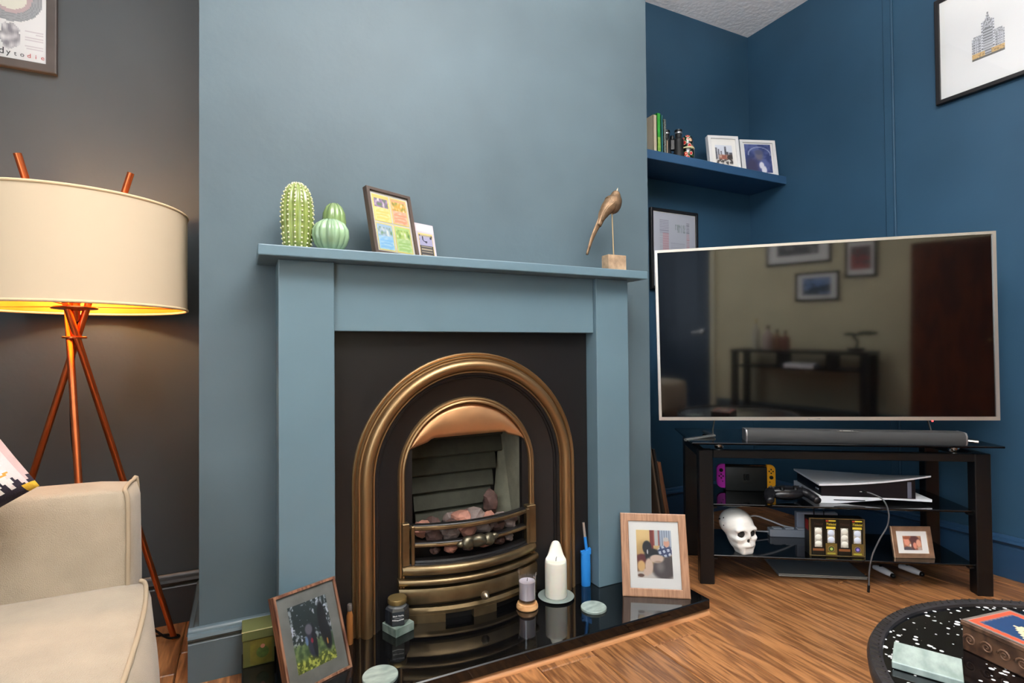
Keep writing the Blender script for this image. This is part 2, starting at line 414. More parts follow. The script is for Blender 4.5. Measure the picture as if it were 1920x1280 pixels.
for x, z in arch_pts(.402):
    A.append(b.verts.new((x, 0, z-FZ)))
    if z <= FS: q = (xl if x < 0 else xr, z)
    else:
        dx, dz = x, z-FS; t = min((xr/dx if dx > 1e-6 else 1e9), (xl/dx if dx < -1e-6 else 1e9), (zt-FS)/dz if dz > 1e-6 else 1e9)
        q = (dx*t, FS+dz*t)
    B.append(b.verts.new((q[0], 0, q[1]-FZ)))
for i in range(len(A)-1): b.faces.new((A[i], A[i+1], B[i+1], B[i]))
# square the two upper corners
def corner(xc):
    near = sorted([v for v in B if abs(v.co.x-xc) < 1e-6 and v.co.z > FS-FZ], key=lambda v: -v.co.z)[0]
    topv = sorted([v for v in B if abs(v.co.z-(zt-FZ)) < 1e-6], key=lambda v: abs(v.co.x-xc))[0]
    c = b.verts.new((xc, 0, zt-FZ)); b.faces.new((near, topv, c))
corner(xl); corner(xr)
pl = obj('back_plate', b, BLACKIRON, ins)
b = NB(); bx(b, xl, xl+.02, .003, .07, 0, zt-FZ); bx(b, xr-.02, xr, .003, .07, 0, zt-FZ); bx(b, xl, xr, .003, .07, zt-FZ-.02, zt-FZ); obj('plate_edge', b, BLACKIRON, ins)
b = NB()
roll_ = [(.379-.0185+.0185*math.cos(a), 1.712-.023*math.sin(a)) for a in [PI*t/12 for t in range(0, 13)]]
prof = [(.403, 1.727), (.402, 1.716), (.3985, 1.713), (.394, 1.716), (.393, 1.709), (.389, 1.705), (.384, 1.709), (.383, 1.713)] + roll_ + [(.339, 1.708), (.335, 1.708), (.334, 1.722)]
arch_sweep(b, prof); obj('arch_moulding', b, BRONZE, ins, smooth=True)
b = NB(); arch_sweep(b, [(.335, 1.713), (.330, 1.716), (.326, 1.716), (.324, 1.722), (.319, 1.723), (.317, 1.728), (.300, 1.737), (.275, 1.748), (.252, 1.756), (.246, 1.757)])
obj('cove', b, BLACKIRON, ins, smooth=True)
b = NB(); arch_sweep(b, [(.251, 1.758), (.2505, 1.750), (.247, 1.745), (.243, 1.744), (.240, 1.747), (.2385, 1.744), (.234, 1.742), (.230, 1.745), (.2285, 1.752), (.2285, 1.775)])
obj('opening_moulding', b, BRONZE, ins, smooth=True)
# hood
b = NB(); n = 40; bot = []; top = []
def hood_b(x):
    P = [(-.2285, .598), (-.205, .607), (-.142, .627), (-.134, .637), (.140, .640), (.146, .630), (.195, .619), (.2285, .600)]
    for (a, c), (d, e) in zip(P, P[1:]):
        if x <= d + 1e-9: return c+(e-c)*(x-a)/(d-a)
    return .6
rows = []
for i in range(n+1):
    x = -.2283 + .4566*i/n; zb_ = hood_b(x); zt_ = FS+math.sqrt(max(0, .2285**2-x*x)); zt_ = max(zt_, zb_+.001)
    rows.append([b.verts.new((x, .040-.012*math.sin(PI*t/6*.9)-.006*(1-t/6), zb_+(zt_-zb_)*t/6-FZ)) for t in range(7)])
for A, B in zip(rows, rows[1:]):
    for t in range(6): b.faces.new((A[t], A[t+1], B[t+1], B[t]))
obj('hood', b, COPPER, ins, smooth=True, solid=.003)
# firebox sides, ceiling, floor
def quad(b, *p): b.faces.new([b.verts.new(q) for q in p])
for s in (1, -1):
    b = NB(); quad(b, (s*.205, .045, .02), (s*.148, .215, .02), (s*.205, .215, .60), (s*.205, .045, .60)); obj('side_cheek', b, FIRESIDE, ins, solid=.004)
    b = NB(); bx(b, min(s*.2285, s*.203), max(s*.2285, s*.203), .030, .050, .0, .60); obj('jamb', b, BLACKIRON, ins)
b = NB(); bx(b, -.30, .30, .05, .24, -.0, .235); bx(b, -.26, .26, .06, .24, .60, .62); bx(b, -.23, .23, .224, .24, .2, .62); obj('firebox', b, BLACKIRON, ins)
# ridged fireback: five leaning slats
for k in range(6):
    z0 = .225+k*.064; b = NB(); w = (.145, .152, .160, .172, .198, .2)[k]
    prism(b, [(.216, z0+.066), (.190, z0+.004), (.184, z0+.010), (.196, z0+.060), (.205, z0+.068)], 'x', -w, w)
    obj('fireback_slat', b, FIREBRICK, ins, smooth=True)
# bowed front
def bow_y(x, hw=.245, d=.066): return .027 - d*(1-(x/hw)**2)
def bow(b, prof, hw=.245, x0=None, x1=None, n=28):
    x0 = -hw if x0 is None else x0; x1 = hw if x1 is None else x1; rows = []
    for i in range(n+1):
        x = x0+(x1-x0)*i/n; y = bow_y(x, max(hw, .245))
        rows.append([b.verts.new((x, y-o, z-FZ)) for o, z in prof])
    m_ = len(prof)
    for A, B in zip(rows, rows[1:]):
        for j in range(m_): b.faces.new((A[j], A[(j+1) % m_], B[(j+1) % m_], B[j]))
    b.faces.new(rows[0]); b.faces.new(rows[-1][::-1])
def torus_prof(z0, z1, out, back=-.03, n=8):
    zc, r = (z0+z1)/2, (z1-z0)/2
    return [(back, z0)] + [(out-r+r*math.cos(a), zc+r*math.sin(a)) for a in [-PI/2+PI*t/n for t in range(n+1)]] + [(back, z1)]
b = NB(); bow(b, torus_prof(.205, .238, .026), .243); obj('grate_ledge', b, DULLBR, ins, smooth=True)
b = NB(); bow(b, [(-.03, .236), (.012, .236), (.010, .243), (.002, .243), (-.001, .249), (-.03, .250)], .225); obj('grate_sill', b, BLACKIRON, ins, smooth=True)
b = NB(); bow(b, torus_prof(.174, .195, .024), .255); obj('lower_ledge', b, DULLBR, ins, smooth=True)
b = NB(); bow(b, [(-.03, .055), (-.004, .055), (-.004, .206), (-.03, .206)], .245); obj('ash_front_core', b, BLACKIRON, ins, smooth=True)
b = NB(); bow(b, [(-.02, .114), (.012, .114), (.017, .120), (.017, .155), (.012, .163), (-.02, .167)], .252)
dr = obj('ash_drawer', b, DULLBR, ins, smooth=True)
b = NB(); lathe(b, [(.004, 0), (.005, .012), (.014, .016), (.0145, .020), (.010, .028), (.004, .036), (.001, .038)], 20)
obj('knob', b, M('knob_metal', s8(176, 160, 136), 0.28, 0.9), dr, smooth=True, loc=(.010, -.056, .072), rot=(PI/2, 0, 0))
b = NB(); P = [(-.02, .080), (.014, .080), (.016, .092), (.010, .102), (-.02, .104)]; bow(b, P, .250)
Q = [(-.02, .055), (.016, .055), (.016, .0815), (-.02, .0815)]
for xa, xb in ((-.250, -.115), (-.022, .062), (.170, .250)): bow(b, Q, .250, xa, xb, 12)
obj('ash_base', b, DULLBR, ins, smooth=True)
for z0, z1 in ((.346, .360), (.292, .303)):
    b = NB(); bow(b, [(-.028, z0), (.002, z0), (.006, z0+.003), (.006, z1-.003), (.002, z1), (-.028, z1)], .222); o = obj('grate_bar', b, DULLBR, ins, smooth=True)
    b = NB(); bow(b, [(-.026, z1+.0002), (.000, z1+.0002), (-.002, z1+.003), (-.024, z1+.003)], .220); obj('bar_top', b, BLACKIRON, o)
for s in (-1, 1):
    b = NB(); xa = s*.226
    bx(b, xa-.018, xa+.006 if s < 0 else xa+.018, .000, .03, .183, .318, .002); obj('grate_post', b, DULLBR, ins)
    b = NB(); bx(b, xa*.93-.006, xa*.93+.006, -.004, .014, .183, .308, .002); obj('grate_post', b, DULLBR, ins)
# twisted boss on the middle bar
b = NB()
for q, rr_, zz in ((-.062, .012, .296), (-.036, .021, .297), (0, .026, .299), (.036, .021, .297), (.062, .013, .300)):
    ball(b, (q, bow_y(q)-.006, zz-FZ), rr_, 18, 12, (1.15, .8, .9))
for v in b.verts:
    a = (v.co.x*70 + v.co.z*90); d = .0032*math.sin(a)
    v.co.y += d; v.co.z += d*.6
obj('twist_boss', b, M('boss_iron', s8(96, 90, 74), 0.35, 0.8, var=.3, scale=60), ins, smooth='all')
# coals
random.seed(12)
coal_m = [M('coal_pink', s8(150, 104, 88), 0.7, var=.35, scale=22, bump=.5, bscale=60), M('coal_grey', s8(112, 98, 92), 0.65, var=.35, scale=25, bump=.5, bscale=60), M('coal_brown', s8(78, 56, 50), 0.7, var=.4, scale=25, bump=.6, bscale=60)]
def coal(x, y, z, r, mi, seed, sc=(1, .9, .7)):
    b = NB(); bmesh.ops.create_icosphere(b, subdivisions=2, radius=r)
    for v in b.verts:
        d = 1+.38*noise.noise(v.co.normalized()*1.7+Vector((seed*3.1, 0, seed)))+.12*noise.noise(v.co.normalized()*4+Vector((seed, 5, 0)))
        v.co = Vector((v.co.x*sc[0], v.co.y*sc[1], v.co.z*sc[2]))*d
    o = obj('coal', b, coal_m[mi], None, loc=(x, y, z), rot=(0, 0, seed*1.3))
    return o
CL = [(.545, 1.80, .325, .038, 0), (.600, 1.795, .315, .034, 1), (.655, 1.80, .318, .036, 2), (.695, 1.815, .335, .044, 0), (.745, 1.81, .338, .042, 1), (.785, 1.80, .325, .038, 0),
      (.835, 1.80, .318, .032, 1), (.875, 1.79, .312, .030, 2), (.570, 1.75, .315, .030, 2), (.625, 1.74, .318, .032, 1), (.685, 1.735, .322, .034, 0), (.745, 1.735, .322, .033, 1), (.800, 1.745, .318, .031, 2), (.850, 1.755, .314, .028, 1),
      (.60, 1.86, .315, .036, 2), (.68, 1.87, .32, .038, 1), (.75, 1.87, .32, .038, 2),
      (.57, 1.735, .272, .020, 2), (.62, 1.725, .272, .022, 0), (.68, 1.72, .272, .022, 2), (.74, 1.72, .272, .022, 0), (.80, 1.725, .272, .022, 2), (.84, 1.735, .272, .020, 1)]
def coal_row(c): return 3 if c[2] < .29 else (0 if c[1] > 1.84 else (1 if c[1] > 1.77 else 2))
ORD = ('first', 'second', 'third', 'fourth', 'fifth', 'sixth', 'seventh', 'eighth', 'ninth')
ROWS = ('back row of the fire bed', 'middle row of the fire bed', 'front row behind the top grate bar', 'lowest row under the middle grate bar')
for i, c in enumerate(CL):
    o = coal(*c, i+1); r_ = coal_row(c)
    k_ = sorted([q[0] for q in CL if coal_row(q) == r_]).index(c[0])
    tag(o, '%s coal, %s from the left in the %s' % (('pinkish-brown', 'greyish', 'dark brown')[c[4]], ORD[k_], ROWS[r_]), 'coal', 'ceramic coals in the fire grate')
o = coal(.828, 1.865, .365, .038, 2, 31, (.8, .7, 1.15)); tag(o, 'tallest dark brown coal lump standing upright at the right end of the grate', 'coal', 'ceramic coals in the fire grate')

# ------------------------------------------------------------------ picture frames
def frame_parts(root, w, h, dep, bw, fmat, mount=None, win=None, fn=None, res=(40, 50), pane=True, easel=None, lip=.004, plabel=None):
    """frame standing on local z=0, centred in x, front at y=0. win=(x0,x1,z0,z1) printed area"""
    b = NB(); o_ = [(-w/2, 0), (w/2, 0), (w/2, h), (-w/2, h)]; i_ = [(-w/2+bw, bw), (w/2-bw, bw), (w/2-bw, h-bw), (-w/2+bw, h-bw)]
    V = {}
    def vv(key, p, y): V[key] = b.verts.new((p[0], y, p[1]))
    for k in range(4):
        vv(('of', k), o_[k], .0015); vv(('f', k), tuple(a+(c-a)*.12 for a, c in zip(o_[k], i_[k])), 0); vv(('g', k), tuple(a+(c-a)*.92 for a, c in zip(o_[k], i_[k])), 0)
        vv(('if', k), i_[k], .0015); vv(('ib', k), i_[k], lip+.004); vv(('ob', k), o_[k], dep)
    for k in range(4):
        l = (k+1) % 4
        for p, q in (('ob', 'of'), ('of', 'f'), ('f', 'g'), ('g', 'if'), ('if', 'ib')):
            b.faces.new((V[(p, k)], V[(p, l)], V[(q, l)], V[(q, k)]))
    b.faces.new([V[('ob', k)] for k in range(4)])
    obj('frame', b, fmat, root)
    if mount:
        b = NB(); bx(b, -w/2+bw*.9, w/2-bw*.9, lip+.002, lip+.004, bw*.9, h-bw*.9); obj('mount', b, mount, root)
    if fn:
        x0, x1, z0, z1 = win
        printmesh('photo', x1-x0, z1-z0, res[0], res[1], fn, root, loc=((x0+x1)/2, lip+.0012, z0), label=plabel)
    if pane:
        x0, x1, z0, z1 = -w/2+bw*.95, w/2-bw*.95, bw*.95, h-bw*.95
        me = bpy.data.meshes.new('glass_pane'); me.from_pydata([(x0, lip-.001, z0), (x1, lip-.001, z0), (x1, lip-.001, z1), (x0, lip-.001, z1)], [], [(0, 1, 2, 3)]); obj('glass_pane', me, 'pane', root)
    if easel:
        ew, eh, ed, em = easel
        b = NB(); prism(b, [(-ew/2, eh), (ew/2, eh), (ew/2*1.3, 0), (-ew/2*1.3, 0)], 'y', 0, .003)
        e = obj('easel_back', b, em, root, loc=(0, dep+ed, 0), rot=(math.atan2(ed, eh), 0, 0))

# ------------------------------------------------------------------ things on the mantel shelf (top z = 1.222)
MZ = 1.222
def ribbed(b, prof, nrib, depth, sharp=1.0, n=None):
    n = n or nrib*8; rings = []
    for r, z in prof:
        rings.append([b.verts.new(((r*(1-depth*(1-abs(math.cos(nrib*PI*k/n))**sharp)))*math.cos(2*PI*k/n), (r*(1-depth*(1-abs(math.cos(nrib*PI*k/n))**sharp)))*math.sin(2*PI*k/n), z)) for k in range(n)])
    for A, B in zip(rings, rings[1:]):
        for k in range(n): b.faces.new((A[k], A[(k+1) % n], B[(k+1) % n], B[k]))
    b.faces.new(rings[0][::-1]); b.faces.new(rings[-1])
CACT = M('cactus_glaze', s8(126, 140, 72), 0.16, coat=.5, var=.2, scale=30)
t = thing('ceramic_cactus', 'tall spiny green ceramic cactus on the mantel shelf', 'ornament', (.143, 1.69, MZ))
prof = [(.030, 0), (.036, .006), (.041, .04), (.0445, .09), (.0435, .13), (.038, .162), (.028, .184), (.014, .196), (.004, .199)]
b = NB(); ribbed(b, prof, 14, .10); obj('body', b, CACT, t, smooth='all')
b = NB()
pp = smooth_path([(r, 0, z) for r, z in prof], 6)
for k in range(14):
    a = 2*PI*k/14 + (PI/14 if False else 0)
    ln = 0; last = None
    for p in pp:
        if last is None or (p-last).length > .0098:
            last = p
            if p.x > .008: ball(b, (p.x*1.015*math.cos(a), p.x*1.015*math.sin(a), p.z), .0030, 6, 4)
o = obj('spines', b, M('cactus_spine', s8(236, 232, 190), 0.25, coat=.4), t, smooth='all'); o['kind'] = 'stuff'
CACT2 = M('cactus_glaze_mid', s8(122, 146, 92), 0.2, coat=.5, var=.35, scale=25, stretch=(1, 1, .2))
CACT3 = M('cactus_glaze_pale', s8(140, 168, 132), 0.18, coat=.5, var=.3, scale=25, stretch=(1, 1, .2))
t = thing('ceramic_cactus', 'smooth ribbed green ceramic cactus behind the round pale one', 'ornament', (.254, 1.745, MZ))
b = NB(); ribbed(b, [(.020, 0), (.030, .02), (.035, .07), (.0365, .11), (.034, .135), (.026, .153), (.014, .164), (.003, .167)], 9, .13); obj('body', b, CACT2, t, smooth='all')
t = thing('ceramic_cactus', 'round pale green ribbed ceramic cactus on the mantel shelf', 'ornament', (.233, 1.665, MZ))
b = NB(); ribbed(b, [(.026, 0), (.034, .006), (.046, .022), (.053, .045), (.052, .064), (.042, .082), (.026, .093), (.008, .097)], 14, .14); obj('body', b, CACT3, t, smooth='all')

def cardfn(bg, art, low):
    def f(u, v):
        if u < .05 or u > .95 or v < .04 or v > .96: return (244, 226, 130)
        if .10 < u < .90 and .52 < v < .86:
            n_ = nz(u*7, v*7, art[0]*.013, 1.0)
            return mixc(art, (250, 250, 240) if n_ > 0 else (110, 150, 90), min(1, abs(n_)*1.6))
        if v > .86: return mixc(bg, (255, 255, 250), .3)
        n_ = nz(u*5, v*16, 2.0, 1.0)
        if .12 < u < .88 and int(v*26) % 3 == 0 and v < .48: return mixc(low, (255, 255, 250), .25)
        return mixc(low, (255, 255, 250), .45+.3*n_)
    return f
t = thing('card_display_frame', 'dark wooden frame holding four colourful trading cards on the mantel', 'picture frame', (.434, 1.655, MZ), (R(-13), 0, R(23.7)))
frame_parts(t, .170, .218, .020, .011, M('brown_grey_wood', s8(78, 64, 56), 0.5, var=.25, scale=20, stretch=(1, 1, .2)), M('white_mount', s8(238, 236, 232), .7), None, None, pane=True, easel=(.05, .10, .05, M('mdf', s8(188, 128, 70), .7)), lip=.006)
for (cx, cz, bg, art, low) in ((-.0345, .1105, (232, 196, 80), (150, 120, 170), (240, 206, 90)), (.0345, .1105, (236, 150, 96), (226, 180, 80), (236, 138, 96)),
                               (-.0345, .0165, (150, 190, 226), (176, 196, 220), (110, 182, 232)), (.0345, .0165, (170, 206, 110), (190, 214, 120), (150, 196, 100))):
    printmesh('trading_card', .063, .088, 22, 30, cardfn(bg, art, low), t, loc=(cx, .0068, cz))
t = thing('graded_card_case', 'clear plastic slab holding one grey trading card beside the card frame', 'card case', (.551, 1.725, MZ), (R(-12), 0, R(20)))
b = NB(); bx(b, -.040, .040, 0, .006, 0, .134, .002); obj('case', b, M('frosted_acrylic', s8(206, 200, 206), .15, coat=.3), t)
def slabfn(u, v):
    if v > .80: return (226, 196, 200) if (u < .06 or u > .94 or v > .965 or v < .815) else (248, 240, 238)
    if v > .74 or u < .10 or u > .90 or v < .02: return (190, 182, 190)
    if u < .15 or u > .85 or v > .70 or v < .06: return (206, 178, 110)
    if .42 < v < .67:
        return (40, 40, 56) if nz(u*6, v*8, 3.3) > .12 else (150, 146, 172)
    return (150, 140, 120) if int(v*40) % 3 == 0 and .2 < u < .8 else (62, 58, 58)
printmesh('card_face', .074, .128, 30, 48, slabfn, t, loc=(0, -.0006, .003))

# bird sculpture
BIRDM = M('aged_bronze', s8(120, 96, 72), 0.5, 0.55, var=.35, scale=40, bump=.3, bscale=160)
t = thing('bird_sculpture', 'long-tailed bronze bird perched on a rod above a small block', 'sculpture', (1.258, 1.665, MZ))
b = NB(); bx(b, -.041, .041, -.022, .022, 0, .060, .0015); obj('base_block', b, M('stone_block', s8(166, 138, 110), 0.75, var=.3, scale=35, bump=.5, bscale=90), t)
b = NB(); tube(b, [(-.001, 0, .058), (-.007, 0, .232)], .0028, 10); obj('rod', b, M('brass_rod', s8(196, 168, 130), .35, .8), t, smooth=True)
b = NB(); P = smooth_path([(-.068, 0, .168), (-.050, 0, .205), (-.030, 0, .236), (-.008, 0, .252), (.006, 0, .272), (.011, 0, .288), (.015, 0, .301), (.018, 0, .309)], 6)
rs = smooth_path([(.008, .010, 0), (.013, .015, 0), (.023, .025, 0), (.029, .036, 0), (.026, .031, 0), (.019, .0205, 0), (.014, .0145, 0), (.003, .003, 0)], 6)
tube(b, P, [(max(.002, r_.x), max(.002, r_.y)) for r_ in rs], 18); obj('body', b, BIRDM, t, smooth='all')
b = NB(); P = smooth_path([(-.050, 0, .208), (-.070, 0, .172), (-.098, 0, .120), (-.122, 0, .056)], 6)
n_ = len(P); tube(b, P, [(.0035, .010*(1-i/n_)+.004) for i in range(n_)], 12); obj('tail', b, BIRDM, t, smooth='all')
b = NB(); tube(b, [(.017, 0, .306), (.0205, 0, .316), (.022, 0, .321)], [.0035, .0022, .0006], 8); obj('beak', b, M('pale_beak', s8(206, 190, 164), .4, .4), t, smooth=True)
for s in (-1, 1):
    b = NB(); P = smooth_path([(.004, s*.021, .262), (-.016, s*.026, .244), (-.040, s*.018, .218), (-.060, s*.008, .186)], 5)
    n_ = len(P); tube(b, P, [(.004, .014*math.sin(PI*(i+.6)/(n_+.4))+.002) for i in range(n_)], 10); obj('wing', b, BIRDM, t, smooth='all')

# ------------------------------------------------------------------ alcove shelf and what stands on it
SZ = 1.898
b = NB(); bx(b, CX1, XR, 2.052, YAR, SZ-.045, SZ, .002); tag(obj('floating_shelf', b, M('shelf_paint', s8(48, 84, 120), .38, bump=.06, bscale=50)), 'dark blue floating shelf across the right-hand alcove', 'shelf')
def book(name, label, x, y, w, h, d, cm, tilt=0):
    t = thing(name, label, 'book', (x, y, SZ+.0005), (0, tilt, 0), 'books on the alcove shelf')
    b = NB(); bx(b, -w/2, -w/2+.002, 0, d, 0, h); bx(b, w/2-.002, w/2, 0, d, 0, h); bx(b, -w/2, w/2, 0, .002, 0, h); obj('cover', b, cm, t)
    b = NB(); bx(b, -w/2+.002, w/2-.002, .003, d-.003, .003, h-.004); obj('pages', b, M('paper', s8(224, 214, 190), .9), t)
    return t
book('hardback_book', 'cream-spined hardback book at the left end of the alcove shelf', 1.836, 2.085, .022, .192, .15, M('cream_cloth', s8(196, 184, 160), .6))
t = book('hardback_book', 'bright green hardback book on the alcove shelf', 1.8605, 2.085, .021, .205, .15, M('green_cover', s8(54, 160, 56), .4, var=.3, scale=30))
b = NB(); bx(b, -.0085, .0085, -.0008, 0, .010, .085); obj('spine_panel', b, M('lime_panel', s8(132, 176, 74), .5, var=.3, scale=60), t)
book('paperback_book', 'slim teal book beside the bright green one', 1.8810, 2.085, .012, .200, .15, M('teal_cover', s8(48, 110, 110), .4))
t = book('paperback_book', 'black speckled book leaning next to the slim teal book', 1.899, 2.085, .016, .182, .15, M('black_speckle', s8(24, 26, 28), .5, var=.9, scale=160, col2=s8(150, 160, 150)), R(0))
book('notebook', 'low pale notebook beside the binoculars', 1.9135, 2.085, .008, .078, .13, M('beige_cover', s8(214, 190, 160), .6))
# binoculars standing on their objective ends
t = thing('binoculars', 'black binoculars standing upright on the alcove shelf', 'binoculars', (1.975, 2.115, SZ), (0, 0, R(-32)))
for s in (-1, 1):
    b = NB(); lathe(b, [(.026, 0), (.0275, .003), (.0275, .030), (.024, .036), (.0235, .060), (.025, .064), (.025, .098), (.019, .104), (.0165, .110), (.0165, .128)], 28, s*.031, 0)
    p = obj('barrel', b, M('rubber_black', s8(20, 21, 22), .55, bump=.2, bscale=500), t, smooth=True)
    b = NB(); lathe(b, [(.0172, .128), (.0190, .130), (.0190, .134), (.0180, .137)], 28, s*.031, 0); obj('eyepiece_ring', b, M('steel_ring', s8(170, 172, 176), .3, .8), p, smooth=True)
    b = NB(); lathe(b, [(.0185, .137), (.0195, .139), (.0195, .148), (.013, .150)], 28, s*.031, 0); obj('eyecup', b, 'black_plastic', p, smooth=True)
b = NB(); bx(b, -.012, .012, -.010, .010, .045, .100, .004); lathe(b, [(.010, .098), (.011, .102), (.011, .118), (.009, .121)], 20); obj('bridge', b, 'black_plastic', t, smooth=True)
# painted nesting doll
t = thing('nesting_doll', 'black wooden nesting doll painted with red flowers on the alcove shelf', 'doll', (2.072, 2.110, SZ), (0, 0, R(-25)))
def doll_mat():
    mt = M('doll_lacquer', s8(22, 18, 18), .12, coat=.6); nt = mt.node_tree; N = nt.nodes; L = nt.links; bb = N['Principled BSDF']
    tc = N.new('ShaderNodeTexCoord'); mpn = N.new('ShaderNodeMapping'); mpn.inputs['Location'].default_value = (.3, .1, .02); L.new(tc.outputs['Object'], mpn.inputs[0])
    vo = N.new('ShaderNodeTexVoronoi'); vo.inputs['Scale'].default_value = 42; L.new(mpn.outputs[0], vo.inputs['Vector'])
    r1 = N.new('ShaderNodeValToRGB'); L.new(vo.outputs['Distance'], r1.inputs[0]); r1.color_ramp.interpolation = 'CONSTANT'
    el = r1.color_ramp.elements; el[0].color = (*s8(250, 210, 160), 1); el[1].position = .16; el[1].color = (*s8(196, 44, 44), 1)
    e = el.new(.40); e.color = (*s8(236, 190, 180), 1); e = el.new(.46); e.color = (*s8(60, 110, 50), 1); e = el.new(.55); e.color = (*s8(22, 18, 18), 1)
    L.new(r1.outputs[0], bb.inputs['Base Color']); return mt
b = NB(); lathe(b, [(.026, 0), (.030, .003), (.034, .02), (.036, .045), (.034, .066), (.0295, .080), (.0275, .088), (.0285, .098), (.0285, .112), (.024, .126), (.014, .136), (.003, .139)], 36); obj('body', b, doll_mat(), t, smooth='all')
b = NB(); ball(b, (.004, -.0165, .106), .0155, 20, 14, (1, .85, 1.05)); obj('face', b, M('doll_face', s8(232, 190, 150), .2, coat=.5), t, smooth='all')
b = NB(); lathe(b, [(.0347, .062), (.036, .065), (.0335, .070)], 36, cap0=False, cap1=False); obj('shawl_line', b, M('cream_line', s8(228, 222, 170), .3), t, smooth='all', solid=.0006)
for s in (-1, 1):
    b = NB(); ball(b, (.004+s*.0055, -.0302, .109), .0018, 8, 6); obj('eye', b, 'black_plastic', t, smooth='all')
# white photo frames
def city(u, v):
    n1 = fbm(u*5, v*5, 4.2); c = mixc((196, 204, 218), (222, 226, 234), v)
    for cx, w_, h_ in ((.06, .05, .86), (.18, .04, .80), (.34, .05, .70), (.60, .05, .92), (.72, .06, .66), (.90, .09, .62)):
        if abs(u-cx) < w_ and v < h_: c = mixc((84, 88, 98), (128, 130, 138), sst(-.3, .3, n1))
    c = mixc(c, mixc((150, 84, 66), (206, 170, 150), sst(-.3, .4, n1)), (1-sst(.46, .56, v))*sst(.12, .25, u))
    c = mixc(c, (60, 54, 52), blob(u, v, .85, .38, .18, .14)); c = mixc(c, mixc((60, 56, 56), (214, 210, 206), sst(-.1, .1, fbm(u*7, v*9, 8.8))), 1-sst(.24, .32, v))
    return c
def portrait(u, v):
    n1 = fbm(u*4, v*4, 7.7); c = mixc((50, 66, 120), (92, 104, 158), sst(-.5, .5, n1))
    d = math.hypot((u-.55)/.42, (v-.64)/.26)
    if v > .62: c = mixc(c, (196, 200, 220), .8*(1-sst(.0, .10, abs(d-1))))
    c = mixc(c, (116, 110, 124), blob(u, v, .53, .60, .15, .17, .5)); c = mixc(c, (88, 92, 120), blob(u, v, .53, .72, .16, .08, .5))
    c = mixc(c, (64, 62, 96), blob(u, v, .24, .20, .24, .30, .5)); c = mixc(c, (222, 222, 230), max(blob(u, v, .60, .26, .09, .12), blob(u, v, .68, .10, .10, .14)))
    return c
t = thing('photo_frame', 'white box frame with a mounted city photo, left of the two on the alcove shelf', 'photo frame', (2.362, 2.118, SZ), (R(-9), 0, R(-19)), 'white photo frames on the alcove shelf')
frame_parts(t, .178, .205, .030, .017, WHITEF, MATB, (-.049, .049, .036, .152), city, (26, 30), lip=.007)
t = thing('photo_frame', 'white box frame with a blue portrait photo, right one on the alcove shelf', 'photo frame', (2.610, 2.098, SZ), (R(-9), 0, R(-20.5)), 'white photo frames on the alcove shelf')
frame_parts(t, .212, .216, .030, .017, WHITEF, MATB, (-.078, .078, .020, .192), portrait, (32, 36), lip=.007)

# ------------------------------------------------------------------ pictures on the walls
def bldg(u, v):
    bgc = (240, 238, 236)
    x = (u-.5)/.175; z = (v-.25)/.475
    if z < 0 or z > 1 or abs(x) > 1.05:
        return bgc
    a = abs(x)
    top = .52 if a > .42 else .78
    if a > .93: top = .48
    if a < .16: top = .80+.20*(1-a/.16)
    elif a < .30: top = .80
    if z > top: return bgc
    if z < .04: return (110, 108, 104)
    if z < .15 and a > .22: return (214, 180, 124) if nz(u*60, v*60, 3) > -.2 else (170, 140, 96)
    if a > .42:
        if z > top-.10: return (150, 150, 152) if nz(u*80, v*80, 1) > 0 else (206, 206, 210)
        if (z*18) % 1 < .42 and (a*11) % 1 < .5: return (120, 120, 124)
        return (212, 212, 216) if (a*5.5) % 1 > .3 else (184, 184, 188)
    if abs(a-.36) < .07:
        return (110, 110, 112) if (z*16) % 1 < .3 else (222, 222, 226)
    if z > .62: return (140, 140, 142) if nz(u*90, v*70, 5) > -.02 else (206, 206, 210)
    return (128, 128, 130) if (z*17) % 1 < .45 else (200, 200, 204)
t = thing('wall_picture', 'black framed drawing of an ornate pale tower building on the right-hand wall', 'picture', (XR-.022, 1.112, 1.990), (0, 0, R(-90)))
frame_parts(t, .376, .462, .022, .018, BLACKF, MATB, (-.150, .150, .03, .43), bldg, (110, 140), lip=.006)
def listfn(u, v):
    bgc = (222, 226, 238)
    if v < .10 or v > .90 or u < .12 or u > .86: return bgc
    if .52 < u < .76 and .74 < v < .86: return (176, 188, 196) if nz(u*70, v*14, 1) > .0 else bgc
    if .14 < u < .36:
        if v > .72: return (186, 186, 206) if (v*44) % 1 < .5 else bgc
        if u > .22: return (222, 190, 204) if (v*60) % 1 < .6 else (228, 210, 220)
        return (206, 210, 222) if (v*40) % 1 < .4 else bgc
    if .78 < u < .86: return ((170, 172, 190) if v > .74 else (220, 186, 200)) if (v*50) % 1 < .6 else bgc
    if .40 < u < .74 and v < .6: return (208, 212, 226) if (v*36) % 1 < .4 else bgc
    return bgc
t = thing('wall_picture', 'black framed list print on the alcove wall behind the television', 'picture', (2.142, YAR-.022, 1.254), (0, 0, 0))
frame_parts(t, .340, .440, .021, .016, BLACKF, MATB, (-.150, .150, .02, .42), listfn, (70, 90), lip=.005)
